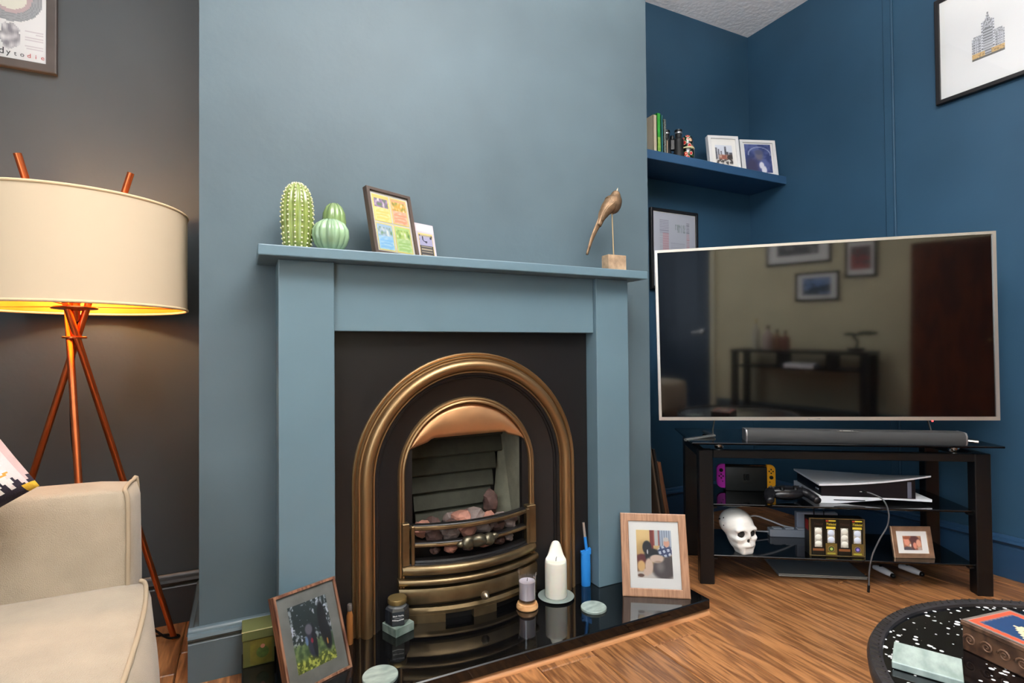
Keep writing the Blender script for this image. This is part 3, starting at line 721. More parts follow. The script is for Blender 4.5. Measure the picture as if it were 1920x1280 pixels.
def posterfn(u, v):
    bgc = (246, 242, 240)
    # vinyl record
    x, z = (u-.790)*.418, (v-.335)*.588
    d = math.hypot(x, z)
    if d < .078:
        if d < .040: return (240, 236, 222)
        if d < .052: return (206, 182, 182)
        return (176, 176, 178) if math.sin(d*900) > -.3 else (160, 160, 162)
    # soft grey figure-free vignette under the record
    x, z = (u-.785)/.062, (v-.125)/.070
    n_ = nz(u*30, v*30, 2.2)
    if x*x+z*z < 1+.5*n_: return mixc((150, 144, 150), bgc, max(0, min(1, .45+n_)))
    if .86 < u < .985 and .05 < v < .17 and (v*62) % 1 < .35 and u > .90+.04*math.sin(v*140): return (224, 214, 216)
    return bgc
t = thing('wall_picture', 'grey framed music poster with a vinyl record on the left alcove wall', 'picture', (-.772, YAL-.022, 1.830), (0, 0, 0))
frame_parts(t, .470, .640, .020, .026, GREYF, MATB, (-.209, .209, .026, .614), posterfn, (110, 150), lip=.004)
RED = M('print_red', s8(206, 96, 96), .6); INK = M('print_ink', s8(24, 22, 24), .6); FADE = M('print_faded', s8(86, 78, 80), .6)
for i, (ch, mt_, sz) in enumerate(((' ', INK, .030), (' ', INK, .030), (' ', INK, .030), ('d', INK, .030), ('y', INK, .024), ('t', FADE, .020), ('o', FADE, .020), ('d', RED, .020), ('i', RED, .020), ('e', RED, .020))):
    if ch != ' ': text('lettering', ch, sz, mt_, t, (.200-.0168*(9-i), .0045, .038))

# ------------------------------------------------------------------ television
TVA = R(-37.48)
tv = thing('television', 'large flat television with a silver bezel turned out from the corner', 'television', (2.0505, 1.3930, .641), (R(1.5), R(-.94), TVA))
TW, TH = 1.235, .708
b = NB()
def bezel(b, w, h, z0, bw, y0, y1):
    o_ = [(-w/2, z0), (w/2, z0), (w/2, z0+h), (-w/2, z0+h)]; i_ = [(-w/2+bw, z0+bw*1.25), (w/2-bw, z0+bw*1.25), (w/2-bw, z0+h-bw), (-w/2+bw, z0+h-bw)]
    A = [b.verts.new((p[0], y0, p[1])) for p in o_]; B = [b.verts.new((p[0], y0, p[1])) for p in i_]
    Cc = [b.verts.new((p[0], y1, p[1])) for p in o_]; D = [b.verts.new((p[0], y0+.006, p[1])) for p in i_]
    for k in range(4):
        l = (k+1) % 4
        b.faces.new((A[k], A[l], B[l], B[k])); b.faces.new((A[k], A[l], Cc[l], Cc[k])); b.faces.new((B[k], B[l], D[l], D[k]))
bezel(b, TW, TH, 0, .010, 0, .03); obj('bezel', b, SILVER, tv, solid=.0015)
b = NB(); bx(b, -TW/2+.009, TW/2-.009, .0045, .0065, .012, TH-.009)
obj('screen', b, M('screen_glass', s8(5, 5, 6), .05, spec=.5, ior=1.95), tv)
b = NB(); bx(b, -TW/2+.004, TW/2-.004, .008, .030, .004, TH-.004, .003); bx(b, -.42, .42, .03, .058, .05, .42, .012); obj('back_shell', b, BLACKP, tv)
b = NB(); bx(b, -.045, .0, -.0014, -.0006, .0045, .0075); obj('maker_mark', b, M('bezel_print', s8(150, 146, 140), .4), tv)
b = NB(); ball(b, (.395, .004, -.003), .0035, 10, 8); obj('standby_light', b, M('red_led', s8(200, 20, 20), .3, emit=(1, .05, .05), estr=4), tv, smooth='all')
# feet (V shaped, resting on the glass)
FM = M('foot_metal', s8(150, 148, 142), .25, .8)
GZ = .560
for s in (-1, 1):
    b = NB(); xb = s*.39
    tube(b, [(xb, .035, .010), (xb+s*.012, .030, -.045), (xb+s*.010, .028, -.066)], [(.006, .003)]*3, 10)
    tube(b, [(xb+s*.010, .028, -.068), (xb+s*.13, -.045, -.073)], [(.010, .006), (.009, .006)], 10)
    tube(b, [(xb+s*.010, .028, -.068), (xb+s*.03, .14, -.070)], [(.010, .006), (.009, .006)], 10)
    obj('foot', b, FM, tv, smooth=True)

# ------------------------------------------------------------------ TV stand, local frame: origin front-left, u along x, depth along y
SA = R(-33.63); SO = Vector((1.619, 1.610, 0)); SU = Vector((math.cos(SA), math.sin(SA), 0)); SV = Vector((-math.sin(SA), math.cos(SA), 0))
def WL(u, v, z): return SO+SU*u+SV*v+Vector((0, 0, z))
st = thing('tv_stand', 'black glass and metal television stand with three tiers in the corner', 'tv stand', SO, (0, 0, SA))
D2 = .345
for (ua, ub) in ((0, .055), (.996, 1.051)):
    for (va, vb) in ((0, .045), (D2-.045, D2)):
        b = NB(); bx(b, ua, ub, va, vb, 0, .527, .003); obj('leg', b, BLACKM, st)
for (a, c, d, e) in ((.055, .996, 0, .030), (.055, .996, D2-.03, D2)):
    b = NB(); bx(b, a, c, d, e, .497, .527, .002); obj('rail', b, BLACKM, st)
for ua in (.0, 1.021):
    b = NB(); bx(b, ua, ua+.03, .045, D2-.045, .497, .527, .002); obj('rail', b, BLACKM, st)
b = NB(); bx(b, -.03, 1.085, -.022, D2+.03, .552, GZ, .002); obj('glass_top', b, BLACKG, st)
for ua in (.09, .955):
    for va in (.05, D2-.05):
        b = NB(); lathe(b, [(.016, .527), (.018, .530), (.018, .549), (.016, .552)], 18, ua, va); obj('spacer', b, CHROME, st, smooth=True)
b = NB(); bx(b, .050, 1.001, .012, D2-.01, .305, .313, .002); obj('middle_shelf', b, BLACKG, st)
b = NB(); bx(b, .050, 1.001, .012, D2-.01, .104, .112, .002); obj('lower_shelf', b, BLACKG, st)
for zz in (.298, .097):
    for ua in (.058, .985):
        b = NB(); bx(b, ua-.006, ua+.014, .016, .036, zz-.004, zz+.006, .002); obj('shelf_peg', b, BLACKM, st)
# soundbar
t = thing('soundbar', 'long dark grey soundbar lying on the glass top under the television', 'soundbar', WL(.186, .018, GZ), (0, 0, SA-R(2.5)))
b = NB(); pr_ = [(.004, 0), (0, .010), (0, .034), (.006, .045), (.016, .047), (.060, .047), (.066, .040), (.066, .006), (.060, 0)]
prism(b, pr_, 'x', .006, .772); obj('body', b, M('speaker_mesh', s8(58, 58, 58), .55, bump=.5, bscale=900), t, smooth=True)
for xa, xb in ((0, .006), (.772, .778)):
    b = NB(); prism(b, pr_, 'x', xa, xb); obj('end_cap', b, M('brushed_grey', s8(150, 150, 152), .3, .7), t, smooth=True)
b = NB()
for xa, xb in ((.346, .354), (.357, .386), (.390, .394)): bx(b, xa, xb, .012, .017, .0455, .0474)
obj('maker_mark', b, M('silver_print', s8(176, 172, 164), .4), t)
b = NB(); bx(b, .332, .408, .002, .0055, .0455, .0462); obj('button_strip', b, M('strip_grey', s8(120, 118, 112), .4), t)

# ------------------------------------------------------------------ middle shelf things
Z2 = .313
t = thing('handheld_console', 'black docked handheld console with purple and orange side controllers', 'game console', WL(.243, .235, Z2), (0, 0, SA))
b = NB(); bx(b, -.0865, .0865, -.012, .025, 0, .104, .005, 2)
dk = obj('dock', b, M('dock_black', s8(34, 35, 34), .45), t, smooth=True)
LG = M('dock_logo', s8(20, 20, 21), .35)
b = NB(); bx(b, -.012, -.002, -.0128, -.012, .048, .074, .003); bx(b, .000, .011, -.0128, -.012, .048, .074, .003); obj('logo', b, LG, dk)
text('lettering', 'SWITCH', .011, LG, dk, (0, -.0124, .030))
b = NB(); bx(b, -.0855, .0855, .001, .012, .09, .112, .002); obj('screen_edge', b, BLACKG, t)
def joycon(s, col, nm):
    b = NB(); P = []
    w_, z0, z1, rr = .034, .012, .114, .022
    xi = s*.0868; xo = s*(.0868+w_)
    P = [(xi, z0), (xi, z1)] + [(xo-s*rr+s*rr*math.sin(a), z1-rr+rr*math.cos(a)) for a in [PI/2*k/6 for k in range(7)]] + [(xo-s*rr+s*rr*math.cos(a), z0+rr-rr*math.sin(a)) for a in [PI/2*k/6 for k in range(7)]]
    prism(b, P, 'y', -.007, .007)
    j = obj('side_controller', b, col, t, smooth=True, label=nm)
    xm = s*(.0868+.0165); zs, zb = (.060, .086) if s > 0 else (.088, .062)
    b = NB(); lathe(b, [(.008, 0), (.008, .003), (.0065, .004), (.0065, .006)], 16); obj('thumbstick', b, BLACKP, j, smooth=True, loc=(xm, -.007, zs), rot=(PI/2, 0, 0))
    for dx, dz in ((0, .008), (0, -.008), (.008, 0), (-.008, 0)):
        b = NB(); lathe(b, [(.0032, 0), (.003, .0018)], 12); obj('button', b, BLACKP, j, loc=(xm+dx, -.007, zb+dz), rot=(PI/2, 0, 0))
    b = NB(); lathe(b, [(.0026, 0), (.0024, .0014)], 12); obj('button', b, BLACKP, j, loc=(xm-s*.006, -.007, .040), rot=(PI/2, 0, 0))
joycon(-1, M('neon_purple', s8(206, 40, 196), .45), 'bright purple side controller'); joycon(1, M('neon_orange', s8(250, 172, 24), .45), 'bright orange side controller')
# black gamepad
t = thing('gamepad', 'black wireless gamepad lying in front of the white console', 'game controller', WL(.356, .068, Z2), (0, 0, SA+R(6)))
PADM = M('pad_black', s8(22, 22, 25), .32)
b = NB()
tube(b, smooth_path([(-.075, .012, .034), (-.045, .012, .042), (0, .010, .043), (.045, .012, .042), (.075, .012, .034)], 5), [(.030-.010*abs(i-10)/10, .0155) for i in range(21)], 16)
ball(b, (0, .006, .030), .05, 20, 14, (1.35, .62, .44)); obj('shell', b, PADM, t, smooth='all')
for s in (-1, 1):
    b = NB(); tube(b, smooth_path([(s*.058, .012, .040), (s*.075, -.006, .034), (s*.088, -.034, .024), (s*.092, -.056, .016)], 5), [(.021, .017)]*6+[(.019, .016)]*5+[(.0165, .0145)]*3+[(.013, .012), (.006, .006)], 14); obj('grip', b, PADM, t, smooth='all')
    b = NB(); lathe(b, [(.009, 0), (.007, .008), (.0105, .010), (.0105, .014), (.007, .0145)], 16); obj('thumbstick', b, BLACKP, t, smooth=True, loc=(s*.026, -.010, .052))
    for dx, dy in ((0, .010), (0, -.010), (.010, 0), (-.010, 0)):
        b = NB(); lathe(b, [(.0042, 0), (.004, .003)], 12); obj('button', b, M('pad_button', s8(70, 70, 74), .3), t, loc=(s*.055+dx, .014+dy, .0555))
b = NB(); bx(b, -.022, .022, .000, .030, .0560, .0590, .003); obj('touch_pad', b, M('pad_grey', s8(44, 44, 48), .3), t)
# white swooping console, lying flat
t = thing('game_console', 'white and black curved game console lying flat on the middle shelf', 'game console', WL(.478, .066, Z2), (0, 0, SA))
def loft_plate(b, zlow, zhigh, x0, x1, y0, y1, n=26, fl=lambda x: 0, bk=lambda x: 0):
    rows = []
    for i in range(n+1):
        x = x0+(x1-x0)*i/n; s_ = (x-x0)/(x1-x0)
        ya = y0+fl(s_)
        rows.append([b.verts.new((x, ya, zlow(s_))), b.verts.new((x, y1, zlow(s_)+bk(s_))), b.verts.new((x, y1, zhigh(s_)+bk(s_))), b.verts.new((x, ya, zhigh(s_)))])
    for A, B in zip(rows, rows[1:]):
        for j in range(4): b.faces.new((A[j], A[(j+1) % 4], B[(j+1) % 4], B[j]))
    b.faces.new(rows[0]); b.faces.new(rows[-1][::-1])
PSW = M('console_white', s8(248, 248, 252), .4); PSB = M('console_black', s8(14, 15, 22), .32)
b = NB(); loft_plate(b, lambda s: .068+.010*s+.030*s**2.2, lambda s: .075+.010*s+.029*s**2.2, -.004, .410, 0, .262, fl=lambda s: .010*s, bk=lambda s: .004-.030*s-.030*s**2); obj('top_panel', b, PSW, t, smooth=True)
b = NB(); loft_plate(b, lambda s: .0005+(.020*max(0, s-.18)**1.0*2.0 if s < .62 else .0176-.018*(s-.62)), lambda s: .027-.004*s-(.003*max(0, s-.5)), -.004, .412, 0, .262, fl=lambda s: .010*s); bp_ = obj('bottom_panel', b, PSW, t, smooth=True)
b = NB(); bx(b, .050, .165, -.0006, .002, .0125, .0150); obj('disc_slot', b, BLACKP, bp_)
b = NB(); rows = []
for i in range(21):
    s_ = i/20; x = .006+.345*s_; zt_ = .0675+.010*s_*.85+.030*(s_*.85)**2.2
    rows.append([b.verts.new((x, .006, .0262-.0032*s_)), b.verts.new((x, .25, .0262)), b.verts.new((x, .25, zt_+.002-.026*s_-.022*s_**2)), b.verts.new((x, .006+.004*math.sin(PI*s_), zt_))])
for A, B in zip(rows, rows[1:]):
    for j in range(4): b.faces.new((A[j], A[(j+1) % 4], B[(j+1) % 4], B[j]))
b.faces.new(rows[0]); b.faces.new(rows[-1][::-1]); obj('core', b, PSB, t, smooth=True)
b = NB(); bx(b, .322, .336, .0045, .006, .026, .088); obj('vent_edge', b, M('vent_grey', s8(96, 98, 112), .3), t)
b = NB()
for q in range(4): bx(b, .0050, .0062, .030+q*.008, .0355+q*.008, .044, .050)
obj('maker_mark', b, M('grey_print', s8(150, 152, 166), .4), t)
b = NB(); bx(b, .148, .156, .0040, .0058, .046, .0478); obj('port', b, M('port_grey', s8(190, 190, 196), .3), t)
# charging cable hanging from the console
def lp(u, v, z): return WL(u, v, z)
b = NB(); tube(b, smooth_path([lp(.640, .066, .362), lp(.652, .03, .362), lp(.672, -.006, .350), lp(.687, -.012, .305), lp(.682, -.012, .255), lp(.655, -.012, .204), lp(.628, -.012, .143), lp(.616, -.012, .082), lp(.614, -.010, .012)], 6), .0028, 8)
t = thing('charging_cable', 'grey charging cable hanging from the white console down to the floor', 'cable', (0, 0, 0))
obj('cord', b, M('cable_grey', s8(88, 88, 90), .4), t, smooth='all')
b = NB(); tube(b, [lp(.640, .070, .362), lp(.640, .050, .363)], [(.006, .004), (.005, .0035)], 10); obj('plug', b, BLACKP, t, smooth=True)
b = NB(); tube(b, [lp(.614, -.010, .028), lp(.613, -.008, .0005)], .0045, 10); obj('plug', b, BLACKP, t, smooth=True)

# ------------------------------------------------------------------ lower shelf things
Z3 = .112
# skull: star-shaped surface solved from a smooth distance function
def skull_mesh():
    def smin(a, b_, k):
        h_ = max(0, min(1, .5+.5*(b_-a)/k)); return b_*(1-h_)+a*h_-k*h_*(1-h_)
    def smax(a, b_, k): return -smin(-a, -b_, k)
    def ell(p, c, r):
        q = Vector(((p.x-c[0])/r[0], (p.y-c[1])/r[1], (p.z-c[2])/r[2])); l = q.length
        return (l-1)*min(r)
    def box(p, c, h_, r):
        q = Vector((abs(p.x-c[0])-h_[0]+r, abs(p.y-c[1])-h_[1]+r, abs(p.z-c[2])-h_[2]+r))
        return Vector((max(q.x, 0), max(q.y, 0), max(q.z, 0))).length+min(max(q.x, q.y, q.z), 0)-r
    def sdf(p):   # unit: 1 = skull height ; face looks to -Y
        d = ell(p, (0, .08, .16), (.375, .43, .35))
        d = smin(d, box(p, (0, -.17, -.10), (.26, .18, .26), .10), .12)          # face
        d = smin(d, box(p, (0, -.19, -.37), (.175, .18, .13), .08), .09)
        d = smin(d, ell(p, (0, -.02, -.16), (.27, .25, .22)), .10)         # jaw
        for s in (-1, 1):
            d = smin(d, ell(p, (s*.22, -.22, -.11), (.09, .14, .07)), .06)       # cheek bones
            d = smin(d, ell(p, (s*.14, -.30, .10), (.14, .06, .05)), .06)        # brows
        d = smin(d, ell(p, (0, -.36, -.02), (.045, .07, .09)), .04)
        d = smin(d, ell(p, (0, -.37, -.26), (.12, .06, .05)), .04)
        for s in (-1, 1):
            d = smax(d, -ell(p, (s*.150, -.40, .0), (.112, .24, .095)), .02)
            d = smax(d, -ell(p, (s*.40, -.10, -.30), (.12, .18, .10)), .05)
        d = smax(d, -ell(p, (0, -.45, -.145), (.05, .10, .065)), .015)
        d = smax(d, -box(p, (0, -.42, -.315), (.13, .05, .008), .004), .01)
        return d
    nu, nv = 96, 72; c0 = Vector((0, -.06, .0)); b = NB(); grid = []
    for j in range(nv+1):
        th = PI*j/nv; row = []
        for i in range(nu):
            ph = 2*PI*i/nu; dv = Vector((math.sin(th)*math.cos(ph), math.sin(th)*math.sin(ph), math.cos(th)))
            lo, hi = 0.0, .95
            t_ = .95
            while t_ > .03:                     # outermost crossing
                dd = sdf(c0+dv*t_)
                if dd <= .001: break
                t_ -= max(.004, dd*.7)
            row.append(b.verts.new((c0+dv*max(t_, .05))*.165))
            if j in (0, nv): break
        grid.append(row)
    for j in range(nv):
        for i in range(nu):
            A, B = grid[j], grid[j+1]; i2 = (i+1) % nu
            if len(A) == 1: b.faces.new((A[0], B[i], B[i2]))
            elif len(B) == 1: b.faces.new((A[i], B[0], A[i2]))
            else: b.faces.new((A[i], B[i], B[i2], A[i2]))
    return b
t = thing('skull_ornament', 'white ceramic skull on the lower shelf of the television stand', 'skull', WL(.168, .082, Z3+.0785), (0, 0, SA+R(24)))
bsk = skull_mesh(); obj('skull', bsk, WHITEC, t, smooth='all')
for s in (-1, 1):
    b = NB(); ball(b, (s*.0245, -.0405, 0), .0185, 18, 12, (1, .78, .86)); obj('socket_shade', b, M('hollow_shade', s8(46, 42, 38), .8), t, smooth='all')  # dark balls stand in for the shade inside the eye sockets
b = NB(); ball(b, (0, -.0555, -.024), .0085, 12, 8, (.8, .8, 1.3)); obj('nose_shade', b, MATS['hollow_shade'], t, smooth='all')  # dark ball in place of the shade in the nose
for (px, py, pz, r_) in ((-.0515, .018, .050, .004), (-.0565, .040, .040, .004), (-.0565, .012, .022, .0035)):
    b = NB(); lathe(b, [(r_, 0), (r_, .006)], 3); obj('hole_shade', b, BLACKP, t, loc=(px, py, pz), rot=(0, -PI/2, .3))  # black plugs in place of the shade inside small holes
# box of golf balls
t = thing('golf_ball_box', 'black and gold box of white golf balls on the lower shelf', 'box', WL(.529, .045, Z3), (0, 0, SA))
b = NB(); bx(b, -.102, .102, .004, .050, 0, .146, .001); gb = obj('carton', b, M('carton_black', s8(22, 19, 16), .35), t)
GLD = M('gold_foil', s8(150, 128, 86), .4, .4)
b = NB()
for (a, c, d, e) in ((-.102, .102, 0, .0018), (-.102, .102, .1442, .146), (-.102, -.1002, 0, .146), (.1002, .102, 0, .146), (-.0975, -.0962, .003, .143), (.0962, .0975, .003, .143)): bx(b, a, c, .002, .0042, d, e)
obj('gold_edging', b, GLD, gb)
for i, xc in enumerate((-.070, -.023, .026, .073)):
    hi = i % 2 == 0
    za, zb_ = (.035, .110) if hi else (.052, .103)
    b = NB(); bx(b, xc-.020, xc+.020, .0005, .0042, .005, .143, .0005); sl = obj('sleeve', b, M('sleeve_black', s8(30, 26, 20), .3), gb)
    b = NB(); bx(b, xc-.0135, xc+.0135, -.0012, .0006, za, zb_, .0004); obj('window', b, M('window_card', s8(196, 192, 180), .5), sl)
    nb_ = 3 if hi else 2; hgt = (zb_-za)/nb_
    for q in range(nb_):
        b = NB(); ball(b, (xc, 0, za+hgt*(q+.5)), .0133, 14, 10, (1, .35, min(1.0, hgt/.0266))); obj('golf_ball', b, M('ball_white' if hi else 'ball_blue_white', s8(238, 236, 222) if hi else s8(220, 228, 244), .3), gb, smooth='all')
    if not hi:
        YL = M('yellow_foil', s8(232, 208, 70), .4)
        text('lettering', 'Titleist', .0135, YL, sl, (xc, .0002, .120), shear=.25)
        b = NB(); bx(b, xc-.017, xc+.017, -.0002, .0004, .1065, .1150, .0001); bx(b, xc-.008, xc+.018, -.0002, .0004, .1355, .1400, .0001); obj('yellow_band', b, YL, sl)
        b = NB(); bx(b, xc-.018, xc-.009, -.0002, .0004, .134, .1400, .0001); obj('red_band', b, M('red_foil', s8(176, 60, 40), .4), sl)
        b = NB(); bx(b, xc-.0205, xc+.0215, -.0012, .0004, .005, .050, .0002); obj('end_panel', b, M('olive_gold', s8(122, 100, 50) if i == 1 else s8(86, 76, 56), .4, .3), sl)
        b = NB(); lathe(b, [(.0125, 0), (.0125, .0006)], 28); obj('ring', b, GLD, sl, loc=(xc, -.0012, .029), rot=(PI/2, 0, 0))
        b = NB(); lathe(b, [(.0100, 0), (.0100, .0010)], 28); obj('emblem_disc', b, M('emblem_green', s8(52, 74, 30), .4) if i == 1 else M('emblem_purple', s8(70, 62, 110), .4), sl, loc=(xc, -.0012, .029), rot=(PI/2, 0, 0))
        b = NB(); lathe(b, [(.0058, 0), (.0058, .0004)], 6); obj('emblem', b, M('emblem_lime', s8(190, 206, 110), .4) if i == 1 else M('emblem_lilac', s8(160, 140, 220), .4), sl, loc=(xc, -.0022, .029), rot=(PI/2, 0, 0))
        b = NB(); bx(b, xc-.015, xc+.015, -.0015, -.0010, .008, .0145); obj('base_text_band', b, M('lime_foil', s8(176, 164, 60), .5), sl)
    else:
        b = NB(); bx(b, xc-.021, xc+.021, -.0002, .0004, .020, .029, .0001); obj('copper_band', b, M('copper_foil', s8(150, 98, 60), .4, .4), sl)
        text('lettering', 'Titleist', .0125, M('dark_brown_foil', s8(70, 44, 34), .4), sl, (xc, .0002, .120), shear=.25)
b = NB(); bx(b, -.1025, -.1018, .012, .040, .095, .135); obj('red_side_label', b, M('red_label', s8(150, 26, 30), .4), gb)
# small shiny frame
def duo(u, v):
    n1 = fbm(u*4, v*4, 9.1); c = mixc((150, 92, 70), (196, 150, 120), sst(-.4, .4, n1))
    c = mixc(c, (92, 58, 58), max(blob(u, v, .62, .74, .26, .28), blob(u, v, .52, .40, .10, .5)))
    c = mixc(c, (222, 150, 126), blob(u, v, .20, .58, .15, .28)); c = mixc(c, (150, 84, 60), blob(u, v, .20, .86, .20, .10))
    c = mixc(c, (226, 164, 138), blob(u, v, .84, .50, .13, .26)); c = mixc(c, (216, 140, 118), blob(u, v, .62, .32, .10, .22))
    c = mixc(c, (84, 78, 84), blob(u, v, .22, .06, .26, .18)); c = mixc(c, (214, 206, 196), blob(u, v, .38, .34, .05, .10)); c = mixc(c, (190, 166, 156), blob(u, v, .90, .08, .14, .12))
    return c
t = thing('photo_frame', 'small shiny copper-silver frame with a family photo on the lower shelf', 'photo frame', WL(.814, .055, Z3), (R(-12), 0, SA+R(4)))
frame_parts(t, .150, .118, .010, .018, M('copper_silver', s8(196, 160, 130), .3, .7, var=.25, scale=18), MATB, (-.034, .034, .030, .082), duo, (36, 28), pane=False, lip=.002, easel=(.04, .08, .035, BLACKP))
# power strip, white box and their leads at the back of the lower shelf
t = thing('power_strip', 'white power strip behind the skull on the lower shelf', 'power strip', WL(.43, .270, Z3), (0, 0, SA))
b = NB(); bx(b, -.085, .085, -.02, .02, 0, .032, .004, 2); obj('body', b, M('aged_white', s8(186, 188, 196), .4), t)
for q in (-.05, 0, .05):
    b = NB(); bx(b, q-.018, q+.018, -.012, .014, .032, .036, .002); obj('socket', b, WHITEP, t)
b = NB(); tube(b, smooth_path([(-.085, 0, .016), (-.15, -.01, .022), (-.20, .0, .03), (-.26, .02, .004)], 6), .0035, 8); obj('lead', b, WHITEP, t, smooth='all')
t = thing('white_cable', 'white cable looping above the power strip behind the skull', 'cable', WL(.25, .25, Z3))
t.rotation_euler = (0, 0, SA)
b = NB(); tube(b, smooth_path([(-.03, .02, .055), (.03, .01, .086), (.09, .0, .072), (.15, .0, .050), (.20, .02, .036)], 6), .0035, 8); obj('cord', b, WHITEP, t, smooth='all')
t = thing('router', 'white plastic router box standing behind the golf ball box', 'router', WL(.555, .305, Z3), (0, 0, SA))
b = NB(); bx(b, -.085, .085, -.014, .014, 0, .098, .004, 2); obj('case', b, M('router_white', s8(170, 172, 184), .4), t)
for q in (-.02, .02):
    b = NB(); tube(b, smooth_path([(q, -.014, .05), (q+.004, -.02, .10), (q-.003, -.012, .17)], 5), .0022, 6); obj('lead', b, BLACKP, t, smooth='all')

# ------------------------------------------------------------------ under the stand
t = thing('laptop', 'closed silver laptop on the floor under the television stand', 'laptop', WL(.495, .21, 0), (0, 0, SA))
b = NB(); bx(b, -.168, .168, -.112, .112, .0035, .0105, .003, 2); obj('base', b, M('alu', s8(168, 168, 166), .35, .6), t)
b = NB(); bx(b, -.168, .168, -.112, .112, .0112, .0155, .002, 2); obj('lid', b, MATS['alu'], t)
for s in (-1, 1):
    for q in (-1, 1):
        b = NB(); lathe(b, [(.006, 0), (.006, .0035)], 12, s*.14, q*.09); obj('foot', b, BLACKP, t)
def wand(u, v, a, label):
    t = thing('motion_controller', label, 'controller', WL(u, v, 0), (0, 0, SA+a), 'white controllers under the stand')
    b = NB(); P = smooth_path([(-.035, .0, .018), (-.01, 0, .020), (.02, 0, .017), (.045, 0, .013)], 5); n_ = len(P)
    tube(b, P, [(.008+.007*math.sin(PI*i/(n_-1)), .008+.005*math.sin(PI*i/(n_-1))) for i in range(n_)], 14); obj('handle', b, WHITEP, t, smooth='all')
    b = NB(); tube(b, [(.041, -.002, .0135), (.050, -.002, .012), (.055, -.002, .0105)], [.0088, .0088, .004], 14); obj('tip', b, BLACKP, t, smooth='all')
    b = NB(); lathe(b, [(.006, 0), (.005, .004)], 12, -.005, 0); obj('button', b, BLACKP, t, loc=(0, 0, .0305))
wand(.752, .172, R(-62), 'white controller with a black tip on the floor beside the laptop')
wand(.866, .195, R(-50), 'white controller under the right end of the television stand')

# ------------------------------------------------------------------ canvases leaning on the chimney side
def canvas(name, label, x0, x1, y0, ln, z1, th, mt):
    t = thing(name, label, 'canvas', (x0, y0, 0), (0, -math.atan2(x0-x1, z1), 0))
    hh = math.hypot(x0-x1, z1)
    b = NB(); bx(b, -th, 0, 0, ln, .001+th*.2, hh, .001); obj('stretcher_frame', b, mt, t)
    b = NB(); bx(b, 0, .0015, .008, ln-.008, .012, hh-.008); obj('backing', b, M('backing_card', s8(96, 70, 50), .8), t)
canvas('leaning_picture', 'brown wooden framed picture leaning on the chimney side behind the stand', 1.742, 1.655, 1.87, .36, .430, .020, mat_wood('brown_edge', s8(70, 42, 26), s8(118, 76, 48), .5, axis=2))
canvas('leaning_picture', 'taller thin dark picture leaning innermost against the chimney side', 1.690, 1.598, 1.87, .38, .525, .010, M('dark_edge', s8(74, 60, 48), .5))
canvas('leaning_picture', 'thin black-edged picture leaning between the two brown ones by the chimney', 1.710, 1.622, 1.868, .36, .490, .010, M('black_edge', s8(40, 34, 30), .5))

# ------------------------------------------------------------------ things on the hearth (top z = .055)
HZ = .055
def seated(u, v):
    n1 = fbm(u*4, v*5, 2.2)
    c = mixc((196, 160, 104), (228, 200, 142), sst(.5, .9, v+.1*n1))
    if .38 < u < .48 and v > .58: c = (120, 46, 40)
    if .48 <= u < .66 and v > .68: c = mixc((150, 70, 56), (196, 200, 196), sst(.50, .54, u)*(1-sst(.61, .65, u)))
    if u >= .66 and v > .60: c = mixc((196, 206, 220), (130, 140, 156), .5+.5*math.sin(u*95))
    c = mixc(c, (120, 84, 62), (1-sst(.44, .50, v))*(1-sst(.26, .34, u)))
    c = mixc(c, (96, 34, 34), blob(u, v, .14, .40, .14, .09))
    c = mixc(c, (216, 178, 120), blob(u, v, .12, .24, .11, .12))
    c = mixc(c, (206, 198, 190), 1-sst(.10, .16, v))
    c = mixc(c, (86, 76, 76), max(blob(u, v, .76, .20, .34, .22, .2), blob(u, v, .90, .36, .16, .12)))
    c = mixc(c, (160, 152, 150), blob(u, v, .66, .24, .10, .10, .8)*.6)
    c = mixc(c, (30, 30, 33), max(blob(u, v, .30, .63, .13, .14, .15), blob(u, v, .44, .50, .22, .11, .2), blob(u, v, .34, .46, .10, .12)))
    c = mixc(c, (206, 206, 206), blob(u, v, .31, .54, .02, .05))
    sh = blob(u, v, .82, .56, .22, .12, .2)
    pl = (64, 76, 112) if (math.sin(u*48+v*20) > .2 or math.sin(v*62-u*14) > .35) else (200, 208, 222)
    c = mixc(c, pl, sh)
    c = mixc(c, (214, 190, 172), max(blob(u, v, .56, .40, .20, .085, .2), blob(u, v, .34, .24, .11, .17, .2), blob(u, v, .26, .12, .09, .08)))
    c = mixc(c, (150, 120, 100), blob(u, v, .60, .34, .10, .02, .6)*.6)
    c = mixc(c, (218, 164, 140), blob(u, v, .86, .73, .085, .085)); c = mixc(c, (206, 198, 192), blob(u, v, .85, .81, .075, .045))
    c = mixc(c, (96, 62, 46), blob(u, v, .10, .05, .09, .035))
    return c
t = thing('photo_frame', 'oak frame with a photo of a seated person, on the right of the hearth', 'photo frame', (1.3045, 1.5035, HZ), (R(-18), 0, R(-33.5)))
frame_parts(t, .234, .282, .014, .028, mat_wood('oak_frame', s8(140, 100, 74), s8(170, 128, 98), .45, axis=2, scale=2, fine=.7), MATB, (-.062, .062, .062, .224), seated, (62, 80), lip=.005, easel=(.06, .2, .09, BLACKP))
